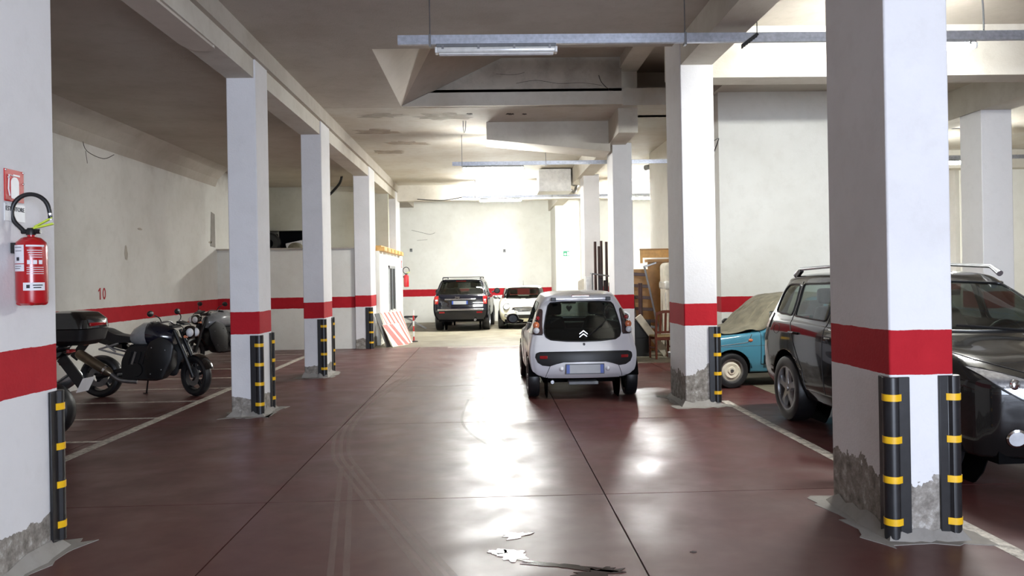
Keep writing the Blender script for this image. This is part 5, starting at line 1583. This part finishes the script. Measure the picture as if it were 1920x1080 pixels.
# chips and hooks on the walls
def chip(label, x, y, z, sx_, sy_, sz_, mat='beam_dirty'):
    pts = jag(12, 1, 1, .25, int(x * 10 + y * 7))
    o = MB().prism([(p[0] * sy_, p[1] * sz_) for p in pts], 'X', 0, .006).build('plaster_chip', mat, None, smooth=False)
    o.location = (x, y, z)
    tag(o, label, 'wall chip')
chip('grey plaster scar on the left wall', -6.55, 14.7, 2.22, 1, .06, .13)
chip('small dark plaster nick high on the left wall', -6.55, 15.3, 2.70, 1, .10, .02)
chip('small dark nick on the left wall near the second column', -6.55, 19.1, 2.62, 1, .10, .025)
o = MB().prism([(-.18, -.4), (.16, -.42), (.15, .38), (-.1, .42)], 'X', 0, .006).build('plaster_chip', 'cement', None, smooth=False)
o.location = (-6.55, 19.3, 2.93)
tag(o, 'grey rectangular smear on the left wall beside the second column', 'wall chip')
for i, (x, z, lb) in enumerate(((-2.93, 2.78, 'small dark wall hook high on the far wall near the store room'), (.65, 2.70, 'tiny dark hook in the middle of the far wall'))):
    hk = thing('wall_hook', lb, 'hook', (x, 30.8, z))
    MB().box(-.05, .05, -.02, 0, -.06, .06).build('hook_plate', 'grey_plastic', hk, smooth=False)
    MB().tube([(0, -.02, .02), (0, -.08, .0), (0, -.10, .05)], .012, 6).build('hook_arm', 'black_plastic', hk)

# ================================================================== STORE ROOM CORNER
for k in range(6):
    y = 20.75 + .80 * k
    o = MB().box(-3.12, -2.62, y - .30, y + .30, 2.40, 2.50).build('timber_joist', 'wood', None, smooth=False, bevel=.005)
    tag(o, ('first', 'second', 'third', 'fourth', 'fifth', 'last')[k] + ' pine joist end on top of the store room wall, counted from the near column', 'joist', 'pine joists on the store room wall')
o = MB().box(-3.05, -2.70, 20.45, 25.6, 2.50, 2.54).build('timber_plank', 'wood', None, smooth=False)
tag(o, 'long pine plank lying over the joists on the store room wall', 'plank')
# clutter in the black opening
o = MB().box(-.28, .28, -.2, .2, 0, .34).build('cardboard_box', 'paper', None, smooth=False, bevel=.01)
o.location = (-5.45, 23.2, 2.42); o.rotation_euler = (0, R(-12), R(15)); o.location.z = 2.47
tag(o, 'tilted pale box stored in the black opening above the store room', 'box')
o = MB().lathe([(.12, -.09), (.26, -.11), (.31, -.07), (.32, 0), (.31, .07), (.26, .11), (.12, .09)], axis='Y', n=28).build('tyre_carcass', 'rubber', None)
o.location = (-6.2, 23.0, 2.75)
tag(o, 'old black tyre stored in the opening above the store room', 'tyre')
bag = MB().sphere((0, 0, .16), (.22, .18, .17), 16, 10).build('sack', 'cover', None)
bag.location = (-5.35, 22.5, 2.42)
tag(bag, 'dusty greenish sack in the opening above the store room', 'sack')
# striped sheets and black board leaning on the store wall
def leaning(name, label, y0, y1, xf, h, mat, stripes=None, dxy=.33, th=.012, rz=-23):
    b = thing(name, label, 'board', (xf, y0, 0))
    b.rotation_euler = (0, -math.asin(min(.95, dxy / h)), R(rz))
    w = y1 - y0
    MB().box(0, th, 0, w, 0.0, h).build('sheet', mat, b, smooth=False)
    for (ya, yb, sl, m2) in stripes or ():
        pts = [(ya, 0.01), (yb, 0.01), (yb + sl, h - .01), (ya + sl, h - .01)]
        pts = [(min(max(p[0], .0), w), p[1]) for p in pts]
        MB().prism(pts, 'X', th, th + .002).build('stripe', m2, b, smooth=False)
    return b
leaning('striped_board', 'white board with thin red slanting stripes leaning on the store room wall', 20.05, 21.10, -2.42, .90, 'stripe_white',
        [(.1 + .2 * k, .17 + .2 * k, -.35, 'stripe_red') for k in range(1, 7)])
leaning('striped_board', 'board with broad faded red and white bands leaning before the thin-striped one', 19.80, 20.55, -2.38, .62, 'stripe_white',
        [(.25, .5, -.3, 'stripe_red'), (.60, .75, -.3, 'stripe_red')], dxy=.30, rz=-26)
leaning('black_board', 'curved black rubber board leaning next to the corner guard', 19.72, 20.0, -2.52, .88, 'rubber', dxy=.30, rz=-14)
p = thing('barrier_pole', 'thin red and white banded pole standing by the striped boards', 'pole', (-2.0, 21.35, 0))
for k in range(6):
    MB().tube([(0, 0, .14 * k), (0, 0, .14 * (k + 1))], .022, 10).build('pole_band', 'red_sign' if k % 2 == 0 else 'white_sign', p)
MB().lathe([(0, 0), (.11, 0), (.11, .02), (.03, .035)], axis='Z', n=20).build('pole_foot', 'black_plastic', p)
st = thing('folding_stool', 'low stool with a dark seat and metal legs beside the store room end', 'stool', (-2.50, 26.7, 0))
MB().box(-.30, .12, -.2, .2, .40, .45).build('stool_seat', 'black_plastic', st, bevel=.015)
for a_, b_ in (((-.26, -.16, .4), (.42, -.16, .02)), ((-.26, .16, .4), (.42, .16, .02)), ((.08, -.14, .4), (-.2, -.14, .02)), ((.08, .14, .4), (-.2, .14, .02))):
    MB().tube([a_, b_], .018, 8).build('stool_leg', 'alu', st)

# ================================================================== STORED FURNITURE
def solo(name, mb, mat, label, cat, loc, rot=(0, 0, 0), bevel=.004, smooth=False, group=None):
    o = mb.build(name, mat, None, smooth=smooth, bevel=bevel)
    o.location = loc; o.rotation_euler = tuple(R(a) for a in rot)
    return tag(o, label, cat, group)
solo('wardrobe_panel', MB().box(0, .52, 0, .035, 0, 1.95), 'wood_tan', 'tall tan wooden panel standing in the furniture pile', 'panel', (3.50, 17.55, 0), (4, 0, 0))
solo('wardrobe_panel', MB().box(0, .40, 0, .03, 0, 1.80), 'wood_tan', 'tan board with gaps behind the metal bed frame', 'panel', (3.10, 17.48, 0), (3, 0, 0))
hb = thing('pine_headboard', 'yellow pine headboard lying on top of the furniture pile', 'headboard', (3.38, 17.62, 1.95))
MB().box(0, .66, 0, .03, .10, .27).build('board', 'wood', hb, smooth=False)
MB().box(-.01, .67, -.012, .04, .27, .30).build('top_rail', 'wood_tan', hb, smooth=False, bevel=.005)
MB().box(0, .05, -.005, .035, -.02, .28).build('post', 'wood', hb, smooth=False)
MB().box(.1, .66, -.25, .03, .0, .06).build('base_board', 'wood_tan', hb, smooth=False)
bf = thing('metal_bedstead', 'grey metal bed frame with dark slats leaning in the furniture pile', 'bed frame', (3.34, 17.2, 0))
MB().bar((.04, 0, 1.86), (.30, -.08, .55), .05, .04).build('side_rail', 'steel', bf, bevel=.006)
MB().bar((-.28, .05, 1.84), (-.16, -.05, .55), .05, .04).build('side_rail', 'steel', bf, bevel=.006)
MB().bar((.02, 0, 1.84), (.30, .0, 1.93), .05, .04).build('end_rail', 'steel', bf, bevel=.006)
for k in range(5):
    z = 1.70 - .25 * k
    MB().bar((-.28 + .02 * k, .03 - .02 * k, z), (.08 + .045 * k, -.01 - .01 * k, z - .03), .03, .07).build('slat', 'wood_dark', bf, bevel=.004)
MB().bar((.0, .04, .58), (.32, .02, .52), .04, .05).build('foot_rail', 'steel', bf)
MB().bar((.29, -.08, .58), (.29, -.10, .0), .05, .04).build('leg', 'steel', bf)
MB().bar((-.16, -.05, .58), (-.17, -.06, .0), .05, .04).build('leg', 'steel', bf)
mt = thing('wrapped_mattress', 'upright cream mattress wrapped in plastic film behind the wooden chair', 'mattress', (3.82, 16.70, 0))
MB().box(-.16, .16, -.3, .3, .0, 1.92).build('mattress_body', 'cream', mt, bevel=.09, seg=4)
MB().box(-.175, .175, -.315, .315, 1.35, 1.55).build('film_band', 'film', mt, bevel=.06, seg=3)
MB().tube([(-.16, -.30, .1), (-.165, -.30, 1.3)], .012, 6).build('piping', 'film', mt)
solo('white_plank', MB().box(-.07, .07, -.03, .03, 0, .98), 'cream', 'dirty white plank leaning low against the furniture pile', 'plank', (3.62, 16.25, .04), (0, -36, 0))
solo('bed_post', MB().tube([(0, 0, 0), (0, 0, 1.50)], .045, 10), 'wood_dark', 'purple-brown round bed post standing at the edge of the pile', 'post', (3.20, 16.76, 0), smooth=True)
solo('dark_cabinet', MB().box(0, .34, 0, .32, 0, .74).box(.02, .32, -.012, 0, .02, .35).box(.02, .32, -.012, 0, .38, .72), 'black_plastic', 'low black cabinet at the bottom of the furniture pile', 'cabinet', (2.98, 16.32, 0))
solo('wood_panel', MB().box(0, .20, 0, .05, 0, 1.30), 'wood_dark', 'dark wooden panel low behind the bed frame', 'panel', (2.90, 17.05, 0), (3, 0, 0))
ch = thing('wooden_chair', 'old mahogany chair with slatted back in front of the furniture pile', 'chair', (3.46, 15.92, 0), 8)
for x in (-.19, .19):
    MB().loft([[(x - .018, -.20, 0), (x + .018, -.20, 0), (x + .018, -.165, 0), (x - .018, -.165, 0)], [(x - .02, -.19, .45), (x + .02, -.19, .45), (x + .02, -.15, .45), (x - .02, -.15, .45)], [(x - .018, -.25, .93), (x + .018, -.25, .93), (x + .018, -.22, .93), (x - .018, -.22, .93)]]).build('back_leg', 'wood_red', ch)
    MB().bar((x, .18, 0), (x, .18, .44), .036, .036).build('front_leg', 'wood_red', ch, bevel=.004)
    MB().bar((x, -.17, .22), (x, .17, .22), .022, .03).build('stretcher', 'wood_red', ch)
tr = curve_pts([(-.20, -.235, .90), (-.1, -.235, .945), (0, -.235, .955), (.1, -.235, .945), (.20, -.235, .90)], 5)
MB().loft([[(p.x, p.y - .014, p.z - .045), (p.x, p.y + .014, p.z - .045), (p.x, p.y + .014, p.z + .012), (p.x, p.y - .014, p.z + .012)] for p in tr]).build('top_rail', 'wood_red', ch)
MB().bar((-.19, -.185, .53), (.19, -.185, .53), .022, .045).build('lower_rail', 'wood_red', ch)
for x in (-.10, 0, .10):
    MB().bar((x, -.188, .54), (x, -.235, .915), .045, .016, (0, 1, 0)).build('back_slat', 'wood_red', ch)
MB().box(-.20, .20, -.18, .20, .43, .465).build('seat', 'straw', ch, bevel=.01)
MB().bar((-.19, .18, .40), (.19, .18, .40), .025, .06).build('front_apron', 'wood_red', ch)
MB().bar((-.19, -.17, .40), (.19, -.17, .40), .025, .06).build('rear_apron', 'wood_red', ch)
# dark posts and panels left of the third right column
for k, (x, z) in enumerate(((2.36, 2.42), (2.45, 2.32), (2.51, 2.44), (2.63, 2.42), (3.02, 2.42))):
    solo('tall_post', MB().box(-.025, .025, -.025, .025, 0, z), 'wood_dark',
         ('leftmost dark brown post of the bunch beside the third right column', 'short thin post between two taller ones in the bunch', 'tallest dark post in the middle of the bunch beside the column', 'dark post nearest the third right column, right of the bunch', 'single dark post seen past the other side of the third right column')[k], 'post', (x, 17.5 + .05 * k, 0), (0, 0, 10), group='dark posts by the third right column' if k < 4 else None)
for k in range(3):
    f_ = thing('picture_frame', ('taller dark frame beside the narrow white cabinet', 'middle dark frame of the three left of the column', 'lowest dark frame close to the third right column')[k], 'frame', (2.38 + .11 * k, 17.2, .9), 0, 'dark frames by the third right column')
    h_ = .72 - .05 * k
    MB().box(0, .02, -.02, .02, 0, h_).box(.075, .095, -.02, .02, 0, h_).box(.02, .075, -.02, .02, h_ - .02, h_).box(.02, .075, -.02, .02, 0, .02).build('frame', 'black_plastic', f_, smooth=False)
    MB().box(.02, .075, .0, .01, .02, h_ - .02).build('picture', 'wood_dark', f_, smooth=False)
cb_ = thing('low_chest', 'dark low chest under the picture frames', 'chest', (2.52, 17.2, 0))
MB().box(-.18, .24, -.1, .1, 0, .9).build('body', 'wood_dark', cb_, smooth=False, bevel=.01)
for k in range(3):
    MB().box(-.16, .22, -.112, -.1, .04 + .28 * k, .29 + .28 * k).build('drawer', 'wood_dark', cb_, smooth=False, bevel=.005)
tb = thing('folding_table', 'grey table top lying on the frames beside the third right column', 'table', (2.50, 17.20, 1.60))
MB().bar((-.28, 0, .12), (.18, 0, .05), .3, .025, (0, 0, 1)).build('table_top', 'grey_plastic', tb)
MB().bar((-.25, 0, .12), (-.25, 0, -1.6), .03, .03).build('leg', 'grey_plastic', tb)
solo('white_cabinet', MB().box(-.06, .10, 0, .4, 0, 1.66).box(-.05, .09, -.01, 0, .05, 1.6), 'white_plastic', 'narrow white cabinet left of the dark frames', 'cabinet', (2.22, 17.6, 0))
solo('tan_board', MB().prism(round_poly([(-.07, 0), (.07, 0), (.07, 1.62), (-.07, 1.56)], .04), 'Y', 0, .03), 'cream', 'rounded cream board standing by the narrow white cabinet', 'board', (2.06, 17.7, 0))
